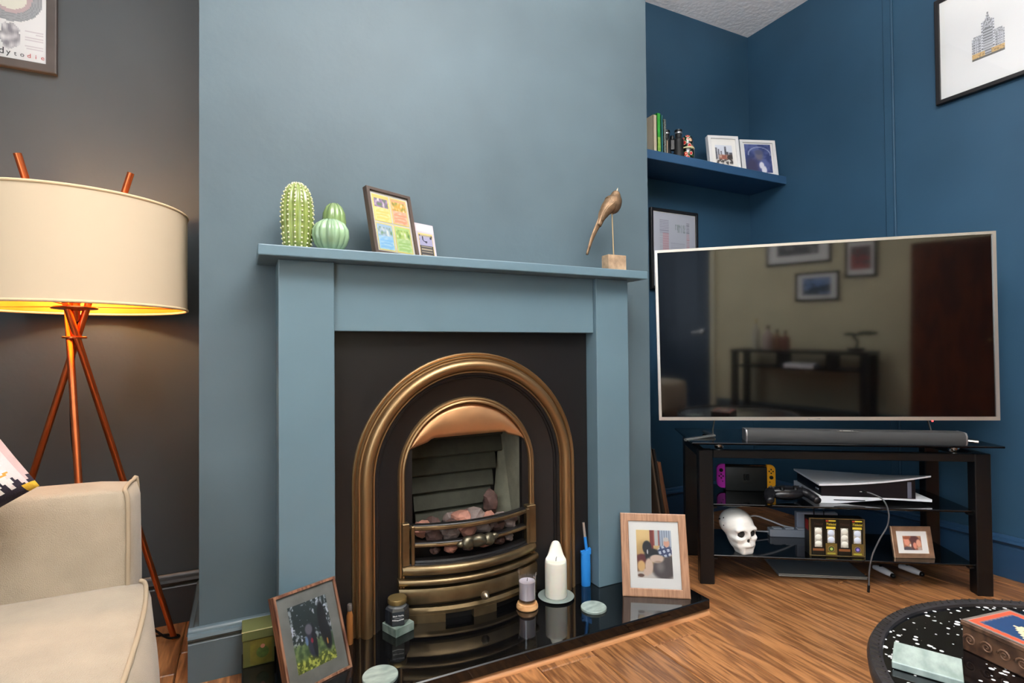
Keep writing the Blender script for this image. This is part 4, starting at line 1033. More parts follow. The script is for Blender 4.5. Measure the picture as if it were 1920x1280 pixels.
def garden(u, v):
    n1 = fbm(u*5, v*6, 1.7); n2 = fbm(u*14, v*16, 5.1)
    sky = mixc((150, 160, 168), (214, 220, 234), sst(-.3, .4, n1))
    c = mixc(sky, (46, 56, 56), sst(-.25, .25, n2+.55*blob(u, v, .42, .78, .34, .26)+.1-.3*blob(u, v, .72, .88, .2, .14)))
    gr = mixc((70, 92, 62), (126, 146, 92), sst(-.4, .4, n1))
    c = mixc(c, gr, 1-sst(.36, .44, v+.05*n2))
    c = mixc(c, mixc((86, 100, 44), (190, 196, 96), sst(-.2, .4, n2)), 1-sst(.14, .20, v+.05*n1))
    c = mixc(c, (58, 60, 74), blob(u, v, .45, .40, .11, .25, .2))
    c = mixc(c, (40, 42, 48), blob(u, v, .52, .38, .06, .26, .2))
    c = mixc(c, (112, 110, 122), blob(u, v, .42, .58, .09, .08))
    c = mixc(c, (38, 38, 40), max(blob(u, v, .80, .60, .11, .34, .15), blob(u, v, .86, .38, .10, .22, .2)))
    c = mixc(c, (196, 130, 60), blob(u, v, .84, .30, .02, .05))
    c = mixc(c, (112, 138, 178), blob(u, v, .33, .42, .035, .07)); c = mixc(c, (150, 48, 66), blob(u, v, .46, .40, .03, .04))
    return c
t = thing('photo_frame', 'walnut and grey frame with an outdoor garden photo, on the left of the hearth', 'photo frame', (.1900, 1.528, HZ), (R(-21.5), 0, R(23.3)))
frame_parts(t, .182, .244, .030, .007, mat_wood('walnut', s8(80, 46, 34), s8(140, 100, 76), .42, axis=2, scale=2), M('grey_mount', s8(128, 130, 126), .7, var=.12, scale=20), (-.056, .056, .040, .206), garden, (84, 124), lip=.006, easel=(.05, .13, .05, M('brown_card', s8(134, 84, 60), .7)))
# olive gift box
t = thing('gift_box', 'olive green lidded box with a printed crest, behind the walnut frame', 'box', (.040, 1.69, HZ))
OLV = M('olive_card', s8(86, 88, 44), .5, var=.12, scale=20)
b = NB(); bx(b, -.040, .040, .003, .077, 0, .080, .001); bd = obj('body', b, OLV, t)
b = NB(); bx(b, -.0425, .0425, 0, .080, .074, .100, .0015); obj('lid', b, M('olive_lid', s8(92, 98, 58), .45), t)
b = NB(); bx(b, -.043, .043, -.0006, .0006, .098, .1004); obj('lid_highlight', b, M('highlight_strip', s8(190, 186, 140), .5), t)  # pale strip paints the highlight along the lid's front edge
b = NB(); bx(b, -.022, .034, .0022, .0032, .004, .072); pn = obj('label_panel', b, M('olive_panel', s8(104, 96, 36), .5, var=.2, scale=40), bd)
b = NB(); lathe(b, [(.016, 0), (.016, .0008)], 24); obj('crest', b, M('crest_green', s8(70, 90, 40), .5, var=.3, scale=80), pn, loc=(.010, .0022, .036), rot=(PI/2, 0, 0))
b = NB(); lathe(b, [(.006, 0), (.006, .0006)], 8); obj('crest_top', b, M('crest_pink', s8(180, 120, 100), .5), pn, loc=(.010, .0018, .052), rot=(PI/2, 0, 0))
# amber bottle
t = thing('small_bottle', 'small amber bottle with a clear cap between frame and fireplace', 'bottle', (.287, 1.690, HZ))
b = NB(); lathe(b, [(.009, 0), (.010, .003), (.010, .085), (.007, .093), (.006, .098)], 20); obj('body', b, M('amber', s8(150, 96, 50), .25, coat=.3), t, smooth=True)
b = NB(); lathe(b, [(.0065, .098), (.0075, .099), (.0075, .116), (.006, .118)], 20); obj('cap', b, M('smoky_cap', s8(90, 84, 80), .2), t, smooth=True)
# jar candle on a marble block
t = thing('marble_block', 'square green marble block under the jar candle on the hearth', 'coaster', (.4365, 1.7015, HZ), (0, 0, R(22.6)))
b = NB(); bx(b, -.035, .035, -.035, .035, 0, .026, .001); obj('block', b, GREENM, t)
t = thing('jar_candle', 'dark glass jar candle with a brass lid standing on the marble block', 'candle', (.4345, 1.704, HZ+.026), (0, 0, R(-9)))
b = NB(); lathe(b, [(.034, 0), (.037, .003), (.037, .044), (.032, .052)], 6); jb = obj('jar', b, M('smoked_glass', s8(44, 48, 54), .06, coat=.6), t)
b = NB(); lathe(b, [(.030, .052), (.027, .056), (.0265, .061)], 28); obj('neck', b, M('neck_glass', s8(96, 98, 98), .08, coat=.5), t, smooth=True)
BRS = M('brass_lid', s8(176, 152, 100), .3, .8)
b = NB(); lathe(b, [(.0285, .061), (.0295, .0625), (.0295, .074), (.0285, .076), (.001, .0765)], 32); obj('lid', b, BRS, t, smooth=True)
WT = M('white_ink', s8(240, 240, 240), .5)
for s_, sz, zz in (('Black Vanilla', .0066, .030),):
    text('lettering', s_, sz, WT, jb, (.0, -.0324, zz), (PI/2, 0, R(0)))
b = NB()
for q in range(9): bx(b, -.018+q*.004, -.0155+q*.004, -.0326, -.0321, .0165+.0012*abs(q-4)*.5, .0195+.0012*abs(q-4)*.5)
obj('small_print', b, WT, jb)
b = NB(); bx(b, -.012, .012, -.0326, -.0321, .0245, .0255); obj('small_print', b, M('grey_ink', s8(150, 150, 150), .5), jb)
# candle in glass with wooden foot
t = thing('glass_candle', 'lilac candle in a flared glass on a round wooden foot', 'candle', (.866, 1.648, HZ))
b = NB(); lathe(b, [(.034, 0), (.037, .003), (.037, .010), (.034, .014), (.0335, .018), (.031, .020)], 36); obj('wooden_foot', b, mat_wood('beech', s8(196, 138, 84), s8(222, 172, 120), .5, axis=0), t, smooth=True)
b = NB(); lathe(b, [(.024, .021), (.029, .023), (.0292, .030), (.0285, .055), (.029, .080), (.0325, .118), (.0335, .124)], 40, cap1=False); obj('glass', b, 'thin', t, smooth='all')
b = NB(); lathe(b, [(.0262, .032), (.0262, .055), (.0266, .080), (.0278, .090), (.026, .0895), (.004, .089)], 36); obj('wax', b, M('lilac_wax', s8(196, 186, 194), .5, sss=.2), t, smooth=True)
b = NB(); tube(b, [(0, 0, .0885), (.001, 0, .094), (.002, 0, .099)], .0010, 6); obj('wick', b, BLACKP, t)
# white pillar candle on glass plate
t = thing('glass_plate', 'round smoky glass plate under the white pillar candle', 'plate', (.992, 1.668, HZ))
b = NB(); lathe(b, [(.045, 0), (.060, .003), (.064, .007), (.062, .0078), (.055, .006), (.001, .006)], 48); obj('dish', b, M('smoky_glass', s8(128, 140, 136), .08, coat=.5), t, smooth=True)
t = thing('pillar_candle', 'white pillar candle with a tall burnt-out rim on a glass plate', 'candle', (.992, 1.668, HZ+.0062))
WAX = M('white_wax', s8(240, 236, 222), .45, sss=.3)
b = NB(); n = 48; rings = []
def rim(a):  # wall peak at the back (towards +Y, -X side)
    d = abs(((a-R(59)+PI) % (2*PI))-PI)
    return .126+.044*math.exp(-(d/.72)**4)+.014*math.exp(-(d/1.1)**2)
for lv in range(7):
    row = []
    for k_ in range(n):
        a = 2*PI*k_/n; zr = rim(a); z = [0, .004, .06, .110, .120, zr*.985, zr][lv]
        r_ = [.0375, .0385, .0385, .0385, .0380, .0368-.03*max(0, zr-.126), .0335-.10*max(0, zr-.126)][lv]
        row.append(b.verts.new((r_*math.cos(a), r_*math.sin(a), z)))
    rings.append(row)
inner = [[b.verts.new((r_*math.cos(2*PI*k_/n), r_*math.sin(2*PI*k_/n), z)) for k_ in range(n)] for r_, z in ((.031, .124), (.028, .122), (.004, .121))]
rings += inner
for A, B in zip(rings, rings[1:]):
    for k_ in range(n): b.faces.new((A[k_], A[(k_+1) % n], B[(k_+1) % n], B[k_]))
b.faces.new(rings[0][::-1]); b.faces.new(rings[-1]); obj('wax', b, WAX, t, smooth='all')
b = NB(); tube(b, [(0, 0, .120), (.001, 0, .130), (.003, -.001, .136)], .0012, 6); obj('wick', b, BLACKP, t)
# lighter
t = thing('gas_lighter', 'bright blue long-necked gas lighter standing against the fireplace', 'lighter', (1.140, 1.700, HZ), (0, 0, R(-20)))
BLU = M('lighter_blue', s8(40, 128, 206), .35)
b = NB(); tube(b, [(0, 0, 0), (0, 0, .004), (0, 0, .118), (.002, 0, .128)], [(.011, .0165), (.012, .018), (.012, .018), (.010, .012)], 20); obj('body', b, BLU, t, smooth=True)
b = NB(); prism(b, [(-.018, .118), (.018, .118), (.018, .138), (.004, .132), (-.010, .127), (-.018, .126)], 'y', -.010, .010); obj('trigger_guard', b, BLU, t)
b = NB(); tube(b, [(.004, 0, .125), (-.002, 0, .180)], [.0062, .0058], 14); obj('neck', b, BLU, t, smooth=True)
b = NB(); tube(b, [(-.002, 0, .178), (-.0075, 0, .232)], [.0048, .0045], 14); obj('metal_tube', b, M('lighter_metal', s8(206, 196, 186), .3, .6), t, smooth=True)
def coaster(x, y, r_, label):
    t = thing('round_coaster', label, 'coaster', (x, y, HZ), (0, 0, x*9), 'round green marble coasters')
    b = NB(); lathe(b, [(r_-.002, 0), (r_, .001), (r_, .0075), (r_-.0015, .009), (.001, .009)], 48); obj('disc', b, GREENM if False else PALEM, t, smooth=True)
coaster(1.060, 1.536, .043, 'round green marble coaster on the hearth in front of the blue lighter')
coaster(.330, 1.478, .047, 'round green marble coaster at the front of the hearth by the walnut frame')

# ------------------------------------------------------------------ tripod floor lamp
LX, LY = -.422, 1.91
lp_ = thing('floor_lamp', 'copper tripod floor lamp with a wide cream drum shade, lit', 'floor lamp', (LX, LY, 0))
CRZ = .974
feet = [(.215, .19), (-.271, .093), (.110, -.262)]
for i, (fx, fy) in enumerate(feet):
    f_ = 1.485 if i < 2 else 1.36
    top_ = (-fx*(f_-1), -fy*(f_-1), CRZ*f_)
    off = Vector((fy, -fx, 0)).normalized()*.011
    b = NB(); tube(b, [Vector((fx, fy, 0))+off, Vector(top_)+off], .0088, 16); g_ = obj('leg', b, COPR, lp_, smooth=True)
    b = NB(); j0 = Vector((fx, fy, 0))+off; j1 = Vector(top_)+off; pj = j0.lerp(j1, .37/f_*1.0); dj = (j1-j0).normalized()
    tube(b, [pj-dj*.004, pj+dj*.004], .0091, 16); obj('joint_ring', b, COPR, g_, smooth=True)
b = NB(); lathe(b, [(.026, CRZ-.002), (.028, CRZ-.001), (.028, CRZ+.003), (.026, CRZ+.004)], 28); obj('crossing_ring', b, COPR, lp_, smooth=True)
b = NB(); lathe(b, [(.012, 1.05), (.052, 1.055), (.054, 1.058), (.052, 1.061), (.012, 1.064)], 32); obj('gallery_plate', b, COPR, lp_, smooth=True)
b = NB(); lathe(b, [(.008, 1.02), (.012, 1.03), (.013, 1.07), (.018, 1.075), (.019, 1.105), (.016, 1.110)], 24); obj('bulb_holder', b, COPR, lp_, smooth=True)
b = NB(); lathe(b, [(.012, 1.108), (.016, 1.125), (.028, 1.155), (.030, 1.172), (.024, 1.192), (.010, 1.201)], 24); obj('bulb', b, M('bulb', (1, .8, .5), .3, emit=(1.0, .62, .25), estr=14), lp_, smooth='all')
SR, S0, S1 = .272, 1.057, 1.337
b = NB(); lathe(b, [(SR, S0), (SR, (S0+S1)/2), (SR, S1)], 72, cap0=False, cap1=False); sh = obj('shade', b, 'shade', lp_, smooth='all')
b = NB(); lathe(b, [(SR-.004, S0+.004), (SR-.004, S1-.004)], 72, cap0=False, cap1=False); obj('gold_lining', b, GOLD, sh, smooth='all')
for za in (S0, S1):
    b = NB(); tube(b, [(SR*math.cos(2*PI*k_/72)*.998, SR*math.sin(2*PI*k_/72)*.998, za) for k_ in range(73)], .0042, 8, cap=False); obj('hem', b, M('hem_cream', s8(226, 200, 160), .8), sh, smooth='all')
b = NB()
for a in (0.4, 0.4+2*PI/3, 0.4+4*PI/3): tube(b, [(.02*math.cos(a), .02*math.sin(a), 1.062), (.269*math.cos(a), .269*math.sin(a), 1.068)], .0016, 6)
obj('shade_spoke', b, COPR, lp_, smooth=True)
lamp_light('lamp_bulb_light', (LX, LY, 1.225), 12, (1.0, .60, .28), .03).parent = None
b = NB(); tube(b, smooth_path([(.004, .012, 1.02), (-.012, .02, .80), (.0, .03, .60), (.05, .08, .36), (.10, .13, .16), (.19, .15, .035), (.225, .16, .012), (.235, .185, .006), (.20, .21, .005), (.12, .23, .004)], 8), .0035, 8)
t_ = obj('power_cord', b, BLACKP, lp_, smooth='all')

# ------------------------------------------------------------------ sofa end and cushion
sf = thing('sofa', 'oatmeal linen armless sofa with piped edges in the left foreground', 'sofa', (-.66, 1.1, 0))
def softbox(x0, x1, y0, y1, z0, z1, puff, r_=.03, n=14, plan=0.0):
    """rounded upholstered block, slightly crowned"""
    b = NB(); bx(b, x0, x1, y0, y1, z0, z1)
    bmesh.ops.subdivide_edges(b, edges=b.edges[:], cuts=n, use_grid_fill=True)
    cx, cy, cz = (x0+x1)/2, (y0+y1)/2, (z0+z1)/2; hx, hy, hz = (x1-x0)/2, (y1-y0)/2, (z1-z0)/2
    for v in b.verts:
        p = Vector((v.co.x-cx, v.co.y-cy, v.co.z-cz)); q = Vector((max(-hx+r_, min(hx-r_, p.x)), max(-hy+r_, min(hy-r_, p.y)), max(-hz+r_, min(hz-r_, p.z))))
        d = p-q
        if d.length > 1e-9: p = q+d.normalized()*r_
        a = (1-(p.x/hx)**2)*(1-(p.y/hy)**2); c = (1-(p.y/hy)**2)*(1-(p.z/hz)**2); e = (1-(p.x/hx)**2)*(1-(p.z/hz)**2)
        p.z += puff*max(0, a)*(1 if p.z > 0 else -.3); p.x += puff*.8*max(0, c)*(1 if p.x > 0 else -1); p.y += puff*.5*max(0, e)*(1 if p.y > 0 else -1)
        if p.x > 0: p.x += plan*(1-(p.y/hy)**2)*(.55+.45*max(0, 1-(p.z/hz-.0)**2))
        v.co = p+Vector((cx, cy, cz))
    return b
b = softbox(-.66, .478, -.62, .335, .17, .440, .020, .026, 18, .045); obj('seat_cushion', b, SOFA, sf, smooth='all')
b = softbox(-.66, .444, .320, .458, .12, .636, .010, .022); obj('backrest', b, SOFA, sf, smooth='all')
def piping(b, P): tube(b, smooth_path(P, 6), .0045, 10)
b = NB()
piping(b, [(-.64, -.615, .436), (.0, -.620, .444), (.455, -.612, .436), (.471, -.590, .432), (.492, -.40, .434), (.4985, -.14, .434), (.492, .13, .434), (.474, .300, .432), (.460, .330, .435)])
piping(b, [(.438, .325, .40), (.439, .325, .55), (.437, .327, .616), (.430, .345, .633), (.430, .435, .633), (.437, .452, .616), (.439, .454, .40)])
obj('piping', b, M('linen_piping', s8(160, 142, 118), .9), sf, smooth='all')
b = NB(); bx(b, -.66, .46, -.58, .44, .09, .175, .01); obj('base_frame', b, SOFA, sf)
for (a, c) in ((.42, -.54), (.42, .40), (-.6, -.54), (-.6, .40)):
    b = NB(); lathe(b, [(.014, 0), (.022, .09)], 16, a, c); obj('leg', b, mat_wood('leg_wood', s8(70, 42, 26), s8(110, 70, 44), .4, axis=2), sf, smooth=True)
# kilim cushion
def cushfn(u, v):
    W_, K_ = (232, 222, 216), (44, 36, 48)
    tv_ = abs(((v*21) % 1)-.5)*2; tu = abs(((u*20) % 1)-.5)*2; d = 1-u
    if u > .968 and v > .955: return (216, 170, 50)
    if d < .020+.012*tv_ and v < .80: return (118, 30, 48)
    if d < .022+.075*tv_: return K_
    if v > .985: return (206, 176, 172)
    if v > .96-.03*tu: return (226, 204, 200)
    if v < .12: return K_
    if u < .66:
        q = abs(((v*6) % 1)-.5)*2; w5 = (u*5) % 1
        if w5 < .16: return K_
        if w5 < .30 and q > .4: return [(168, 44, 48), (222, 150, 66), (130, 150, 176)][int(u*5) % 3]
        if abs(w5-.62)*1.6+abs(q-.5)*.8 < .26: return [(60, 60, 66), (150, 40, 48)][int(u*5) % 2]
        return W_
    cx = (u*13) % 1-.5; cz = (v*9) % 1-.5
    if abs(cx)*1.6+abs(cz) < .24: return [(168, 44, 48), (60, 60, 66), (150, 166, 186), (222, 150, 66)][(int(u*13)+int(v*9)*3) % 4] if (int(u*13)+int(v*9)) % 2 else W_
    if abs(cx) > .46 and tv_ > .75: return K_
    return W_
cu_ = thing('kilim_cushion', 'white cushion with navy zigzag pattern and mustard corner leaning on the sofa back', 'cushion', (-.590, 1.322, .735), (R(-13), R(57), 0))
cu_.rotation_mode = 'YXZ'
me = bpy.data.meshes.new('cover'); n = 110; W_, H_ = .36, .36; vs = []; fs = []; cols = []
for s in (0, 1):
    for j in range(n+1):
        for i in range(n+1):
            u, v = i/n, j/n; a = 2*u-1; c = 2*v-1
            th = .075*(max(0, (1-a**4)*(1-c**4)))**.55
            pin = 1-.02*(1-abs(a)**2)*abs(c)**3; pin2 = 1-.02*(1-abs(c)**2)*abs(a)**3
            vs.append((W_/2*a*pin2, (-th if s == 0 else th), H_/2*c*pin))
    o0 = s*(n+1)*(n+1)
    for j in range(n):
        for i in range(n):
            q = (o0+j*(n+1)+i, o0+j*(n+1)+i+1, o0+(j+1)*(n+1)+i+1, o0+(j+1)*(n+1)+i); fs.append(q if s == 0 else q[::-1])
            col = s8(*cushfn((i+.5)/n, (j+.5)/n)) if s == 0 else s8(226, 214, 206)
            cols += [*col, 1.0]*4
me.from_pydata(vs, [], fs); ca = me.color_attributes.new('Col', 'FLOAT_COLOR', 'CORNER'); ca.data.foreach_set('color', cols)
mc = M('woven_cover', (1, 1, 1), .95, bump=.4, bscale=400); nt = mc.node_tree; av = nt.nodes.new('ShaderNodeVertexColor'); av.layer_name = 'Col'; nt.links.new(av.outputs[0], nt.nodes['Principled BSDF'].inputs['Base Color'])
me.materials.append(mc); obj('cover', me, mc, cu_, smooth='all')

# ------------------------------------------------------------------ round coffee table
TX, TY, TR, TZ = 1.151, .246, .381, .420
ct = thing('coffee_table', 'round dark coffee table with a raised rim and white-speckled black top', 'table', (TX, TY, 0))
RIMM = M('dark_rim', s8(40, 36, 36), .38, var=.3, scale=14, bump=.15, bscale=80)
b = NB(); lathe(b, [(TR-.024, TZ-.012), (TR-.022, TZ-.003), (TR-.014, TZ), (TR-.004, TZ-.002), (TR, TZ-.010), (TR-.002, TZ-.026), (TR-.012, TZ-.034), (TR-.024, TZ-.034)], 96, cap0=False, cap1=False); obj('rim', b, RIMM, ct, smooth=True)
def mat_speck():
    mt = M('speckled_top', s8(8, 8, 10), .07, coat=.4); nt = mt.node_tree; N = nt.nodes; L = nt.links; bb = N['Principled BSDF']
    tc = N.new('ShaderNodeTexCoord'); vo = N.new('ShaderNodeTexVoronoi'); vo.inputs['Scale'].default_value = 95; L.new(tc.outputs['Object'], vo.inputs['Vector'])
    sep = N.new('ShaderNodeSeparateColor'); L.new(vo.outputs['Color'], sep.inputs[0])
    nn = N.new('ShaderNodeTexNoise'); nn.inputs['Scale'].default_value = 9; L.new(tc.outputs['Object'], nn.inputs['Vector'])
    # size of each fleck differs from cell to cell, clustered by a broad noise
    ml = N.new('ShaderNodeMath'); ml.operation = 'MULTIPLY'; L.new(sep.outputs[0], ml.inputs[0]); L.new(nn.outputs[0], ml.inputs[1])
    m2 = N.new('ShaderNodeMath'); m2.operation = 'MULTIPLY_ADD'; L.new(ml.outputs[0], m2.inputs[0]); m2.inputs[1].default_value = 1.1; m2.inputs[2].default_value = -.12
    lt = N.new('ShaderNodeMath'); lt.operation = 'LESS_THAN'; L.new(vo.outputs['Distance'], lt.inputs[0]); L.new(m2.outputs[0], lt.inputs[1])
    mx = N.new('ShaderNodeMix'); mx.data_type = 'RGBA'; L.new(lt.outputs[0], mx.inputs[0]); mx.inputs[6].default_value = (*s8(8, 8, 10), 1); mx.inputs[7].default_value = (*s8(224, 224, 224), 1)
    L.new(mx.outputs[2], bb.inputs['Base Color']); return mt
b = NB(); lathe(b, [(TR-.022, TZ-.030), (TR-.022, TZ-.008), (.001, TZ-.008)], 96); obj('top', b, mat_speck(), ct, smooth=True)
b = NB(); lathe(b, [(TR-.035, .045), (TR-.020, .06), (TR-.016, .20), (TR-.020, TZ-.06), (TR-.030, TZ-.034)], 72); obj('drum', b, mat_wood('drum_wood', s8(96, 62, 38), s8(150, 106, 70), .45, axis=2), ct, smooth=True)
b = NB(); lathe(b, [(TR-.050, 0), (TR-.045, .045)], 72); obj('foot_ring', b, RIMM, ct, smooth=True)
b = NB()
for k_ in range(14, 60):
    a = 2*PI*k_/150; tube(b, [((TR-.007)*math.cos(a-.011), (TR-.007)*math.sin(a-.011), TZ-.0015), ((TR-.017)*math.cos(a+.011), (TR-.017)*math.sin(a+.011), TZ-.0010)], .0024, 5)
o = obj('rope_edge', b, M('rope_bronze', s8(48, 44, 40), .4, .2), ct); o['kind'] = 'stuff'
TS = TZ-.008
t = thing('marble_tile', 'pale green marble tile lying on the speckled coffee table', 'coaster', (.990, .4985, TS), (0, 0, R(26)))
b = NB(); bx(b, -.038, .038, -.045, .045, .001, .012, .0015, 2); obj('slab', b, PALEM, t)
b = NB(); bx(b, -.034, .034, -.041, .041, 0, .001); obj('felt_base', b, M('dark_felt', s8(40, 50, 40), .9), t)
def lidfn(u, v):
    a = min(u, 1-u); c = min(v, 1-v); m_ = min(a*.116, c*.15)
    if m_ < .004: return (110, 100, 92)
    zz = .003*abs(((u*12+v*12) % 1)-.5)
    if m_ < .015+zz: return (214, 78, 50) if m_ > .006 else (150, 120, 110)
    if m_ < .018+zz: return (120, 96, 96)
    x, z = (u-.5)*.232, (v-.5)*.30
    st_ = abs(round(x/.012)*.012)+abs(round(z/.012)*.012)
    if st_ < .062:
        if .020 < st_ < .036 and (abs(x) < .012 or abs(z) < .012): return (206, 110, 70)
        if abs(x) > .012 and abs(z) > .012 and st_ < .044: return (122, 96, 70)
        return (232, 204, 158)
    return (32, 58, 96)
t = thing('carved_box', 'carved wooden box with a red and blue woven lid on the coffee table', 'box', (1.149, .418, TS), (0, 0, R(-9)))
CARV = mat_wood('carved_wood', s8(62, 40, 28), s8(100, 70, 50), .45, axis=0)
b = NB(); bx(b, -.058, .058, -.075, .075, 0, .044, .002); cb = obj('body', b, CARV, t)
b = NB(); bx(b, -.060, .060, -.077, .077, .0405, .050, .002); ld = obj('lid', b, CARV, t)
printmesh('woven_panel', .116, .150, 56, 68, lidfn, ld, loc=(0, -.075, .0506), rot=(-PI/2, 0, 0))
SCR = M('scroll_wood', s8(112, 80, 60), .35)
for side in range(2):
    for k_ in range(6 if side else 5):
        b = NB(); P = [(.0095*(1-q/26)*math.cos(q*.5), 0, .0095*(1-q/26)*math.sin(q*.5)) for q in range(24)]
        tube(b, P, [.0018*(1-q/40) for q in range(24)], 6)
        if side == 0: obj('carved_scroll', b, SCR, cb, smooth='all', loc=(-.046+.023*k_, -.0755, .021))
        else: obj('carved_scroll', b, SCR, cb, smooth='all', loc=(-.0585, -.0625+.025*k_, .021), rot=(0, 0, PI/2))

# ------------------------------------------------------------------ the rear of the room (seen mirrored in the television)
dm = M('door_blue', s8(58, 74, 92), .35)
b = NB(); bx(b, -1.12, -.30, YR, YR+.035, .005, 2.02); d1 = struct('door_1', b, dm)
for xa, xb in ((-1.04, -.74), (-.68, -.38)):
    for za, zb_ in ((.15, .80), (.95, 1.90)):
        b = NB(); bx(b, xa, xb, YR+.035, YR+.041, za, zb_, .003); bx(b, xa+.04, xb-.04, YR+.041, YR+.046, za+.04, zb_-.04, .003); obj('door_panel', b, dm, d1)
b = NB(); lathe(b, [(.025, 0), (.025, .008), (.012, .010), (.011, .040)], 20); obj('handle_rose', b, CHROME, d1, smooth=True, loc=(-.385, YR+.035, .900), rot=(-PI/2, 0, 0))
b = NB(); tube(b, [(-.385, YR+.075, .900), (-.43, YR+.078, .896), (-.50, YR+.072, .894)], .008, 10); obj('door_handle', b, CHROME, d1, smooth=True)
b = NB(); bx(b, -.30, -.235, YR, YR+.03, 0, 2.09, .004); bx(b, -1.185, -1.12, YR, YR+.03, 0, 2.09, .004); bx(b, -1.12, -.30, YR, YR+.03, 2.025, 2.09, .004); struct('trim_3', b, M('cream_gloss', s8(214, 206, 176), .4))
skirt('baseboard_rear', (1.64, YR), (-.23, YR), (0, 1), .15)
cs = thing('console_table', 'black console table with open shelves against the cream wall behind the camera', 'table', (.75, -1.86, 0))
CM = M('black_wood', s8(22, 19, 18), .4)
b = NB(); bx(b, -.62, .62, -.17, .17, .70, .73, .004); obj('table_top', b, CM, cs)
for sx_ in (-1, 1):
    for sy_ in (-1, 1):
        b = NB(); bx(b, sx_*.585-.03, sx_*.585+.03, sy_*.135-.03, sy_*.135+.03, 0, .70, .003); obj('leg', b, CM, cs)
b = NB(); bx(b, -.555, .555, -.16, .16, .55, .57); bx(b, -.16, -.14, -.16, .16, .57, .70); bx(b, .28, .30, -.16, .16, .57, .70); obj('shelf', b, CM, cs)
b = NB(); bx(b, -.555, .555, -.16, .16, .10, .125); obj('shelf', b, CM, cs)
b = NB(); bx(b, -.06, .20, .0, .17, .585, .625, .004); tag(obj('white_box', b, WHITEP, None, loc=(.75, -1.80, -.0149)), 'flat white box on the console table shelf behind the camera', 'box')
for i, (x, r_, hh, c, nm, cp) in enumerate(((.335, .030, .31, (196, 190, 170), 'tall clear bottle with a gold neck', (206, 176, 90)), (.455, .048, .24, (190, 170, 160), 'wide round decanter bottle', (60, 50, 46)), (.545, .038, .20, (150, 110, 84), 'squat brown spirits bottle', (40, 36, 34)), (.625, .036, .19, (140, 90, 74), 'short reddish spirits bottle', (60, 30, 26)))):
    t = thing('spirits_bottle', nm + ' on the console table behind the camera', 'bottle', (x, -1.84, .73), group='bottles on the console table')
    b = NB(); lathe(b, [(r_*1.1, 0), (r_*1.15, .006), (r_*1.15, hh*.6), (r_*.4, hh*.74), (r_*.36, hh*.86)], 24); obj('glass_body', b, M('bottle_%d' % i, s8(*c), .1, coat=.4), t, smooth=True)
    b = NB(); lathe(b, [(r_*.38, hh*.86), (r_*.38, hh)], 20); obj('cap', b, M('cap_%d' % i, s8(*cp), .3, .5), t, smooth=True)
t = thing('bonsai', 'small dark bonsai ornament on the console table behind the camera', 'plant', (1.235, -1.85, .73))
b = NB(); lathe(b, [(.06, 0), (.075, .03), (.07, .032)], 20); obj('pot', b, M('pot_dark', s8(50, 34, 30), .4), t, smooth=True)
b = NB(); tube(b, smooth_path([(0, 0, .03), (.01, 0, .09), (-.02, 0, .14), (.08, 0, .16)], 5), .012, 8); obj('trunk', b, CM, t, smooth='all')
b = NB(); ball(b, (.09, 0, .165), .05, 10, 8, (1.6, 1, .4)); ball(b, (-.05, 0, .155), .035, 10, 8, (1.5, 1, .4)); obj('foliage', b, M('leaf_dark', s8(40, 52, 36), .8, bump=1, bscale=60), t, smooth='all')
def simple(c1, c2):
    return lambda u, v: c1 if nz(u*4, v*5, c1[0]*.1)+.5-v > 0 else c2
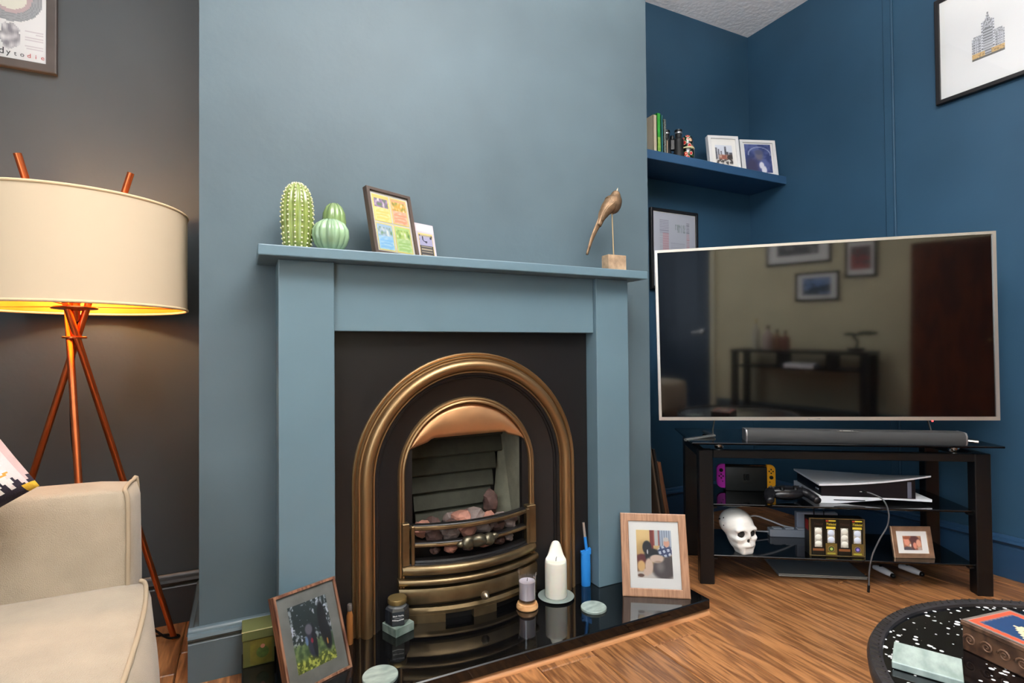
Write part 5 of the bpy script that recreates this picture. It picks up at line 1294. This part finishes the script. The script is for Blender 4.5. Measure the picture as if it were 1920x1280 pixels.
for x, z, w, h_, c1, c2, nm in ((.642, 1.58, .62, .45, (90, 90, 92), (150, 150, 150), 'large dark framed monochrome print behind the camera'), (.821, 1.205, .40, .285, (60, 76, 90), (120, 150, 196), 'small dark framed seascape print behind the camera'), (1.200, 1.412, .26, .36, (160, 80, 76), (110, 96, 96), 'upright framed red skyline print behind the camera')):
    t = thing('wall_picture', nm, 'picture', (x, YR+.022, z), (0, 0, PI))
    frame_parts(t, w, h_, .021, .022, BLACKF, MATB, (-w*.32, w*.32, h_*.2, h_*.8), simple(c1, c2), (24, 18), lip=.004, pane=False)
wd = mat_wood('mahogany', s8(58, 24, 12), s8(108, 52, 26), .35, axis=2)
t = thing('tall_cupboard', 'tall reddish-brown wooden cupboard against the rear wall behind the camera', 'cupboard', (2.21, YR, 0))
b = NB(); bx(b, -.55, .54, .002, .36, .0, 1.64, .006); cc = obj('carcass', b, wd, t)
for xa, xb in ((-.53, -.005), (.005, .52)):
    b = NB(); bx(b, xa, xb, .36, .378, .06, 1.60, .004); dd = obj('door', b, wd, t)
    b = NB(); ball(b, (-.04 if xa < 0 else .04, .39, .85), .014, 12, 8); obj('knob', b, BRS, dd, smooth='all')
t = thing('footstool', 'beige upholstered footstool on the floor behind the camera', 'footstool', (-.50, -1.30, 0))
b = softbox(-.24, .24, -.22, .22, .09, .40, .02, .03, 10); obj('cushion', b, SOFA, t, smooth='all')
for sx_ in (-1, 1):
    for sy_ in (-1, 1):
        b = NB(); lathe(b, [(.014, 0), (.020, .095)], 12, sx_*.18, sy_*.16); obj('leg', b, MATS['leg_wood'], t, smooth=True)
# uplighter bowl added out of view; its disc lamp (light 'added_bowl_light') shines on the ceiling
t = thing('added_bowl', 'white uplighter bowl added out of view to brighten the ceiling', 'added light', (UX, UY, ZT))
b = NB(); lathe(b, [(.06, -.03), (.065, -.001)], 28); obj('rose', b, WHITEP, t, smooth=True)
b = NB(); lathe(b, [(.01, -.85), (.09, -.835), (.17, -.79), (.215, -.73), (.22, -.72), (.212, -.722), (.165, -.782), (.085, -.825), (.01, -.838)], 40); obj('bowl', b, M('plaster_bowl', s8(236, 234, 230), .8), t, smooth=True)
b = NB(); lathe(b, [(.004, -.84), (.004, -.03)], 10); obj('stem', b, CHROME, t, smooth=True)
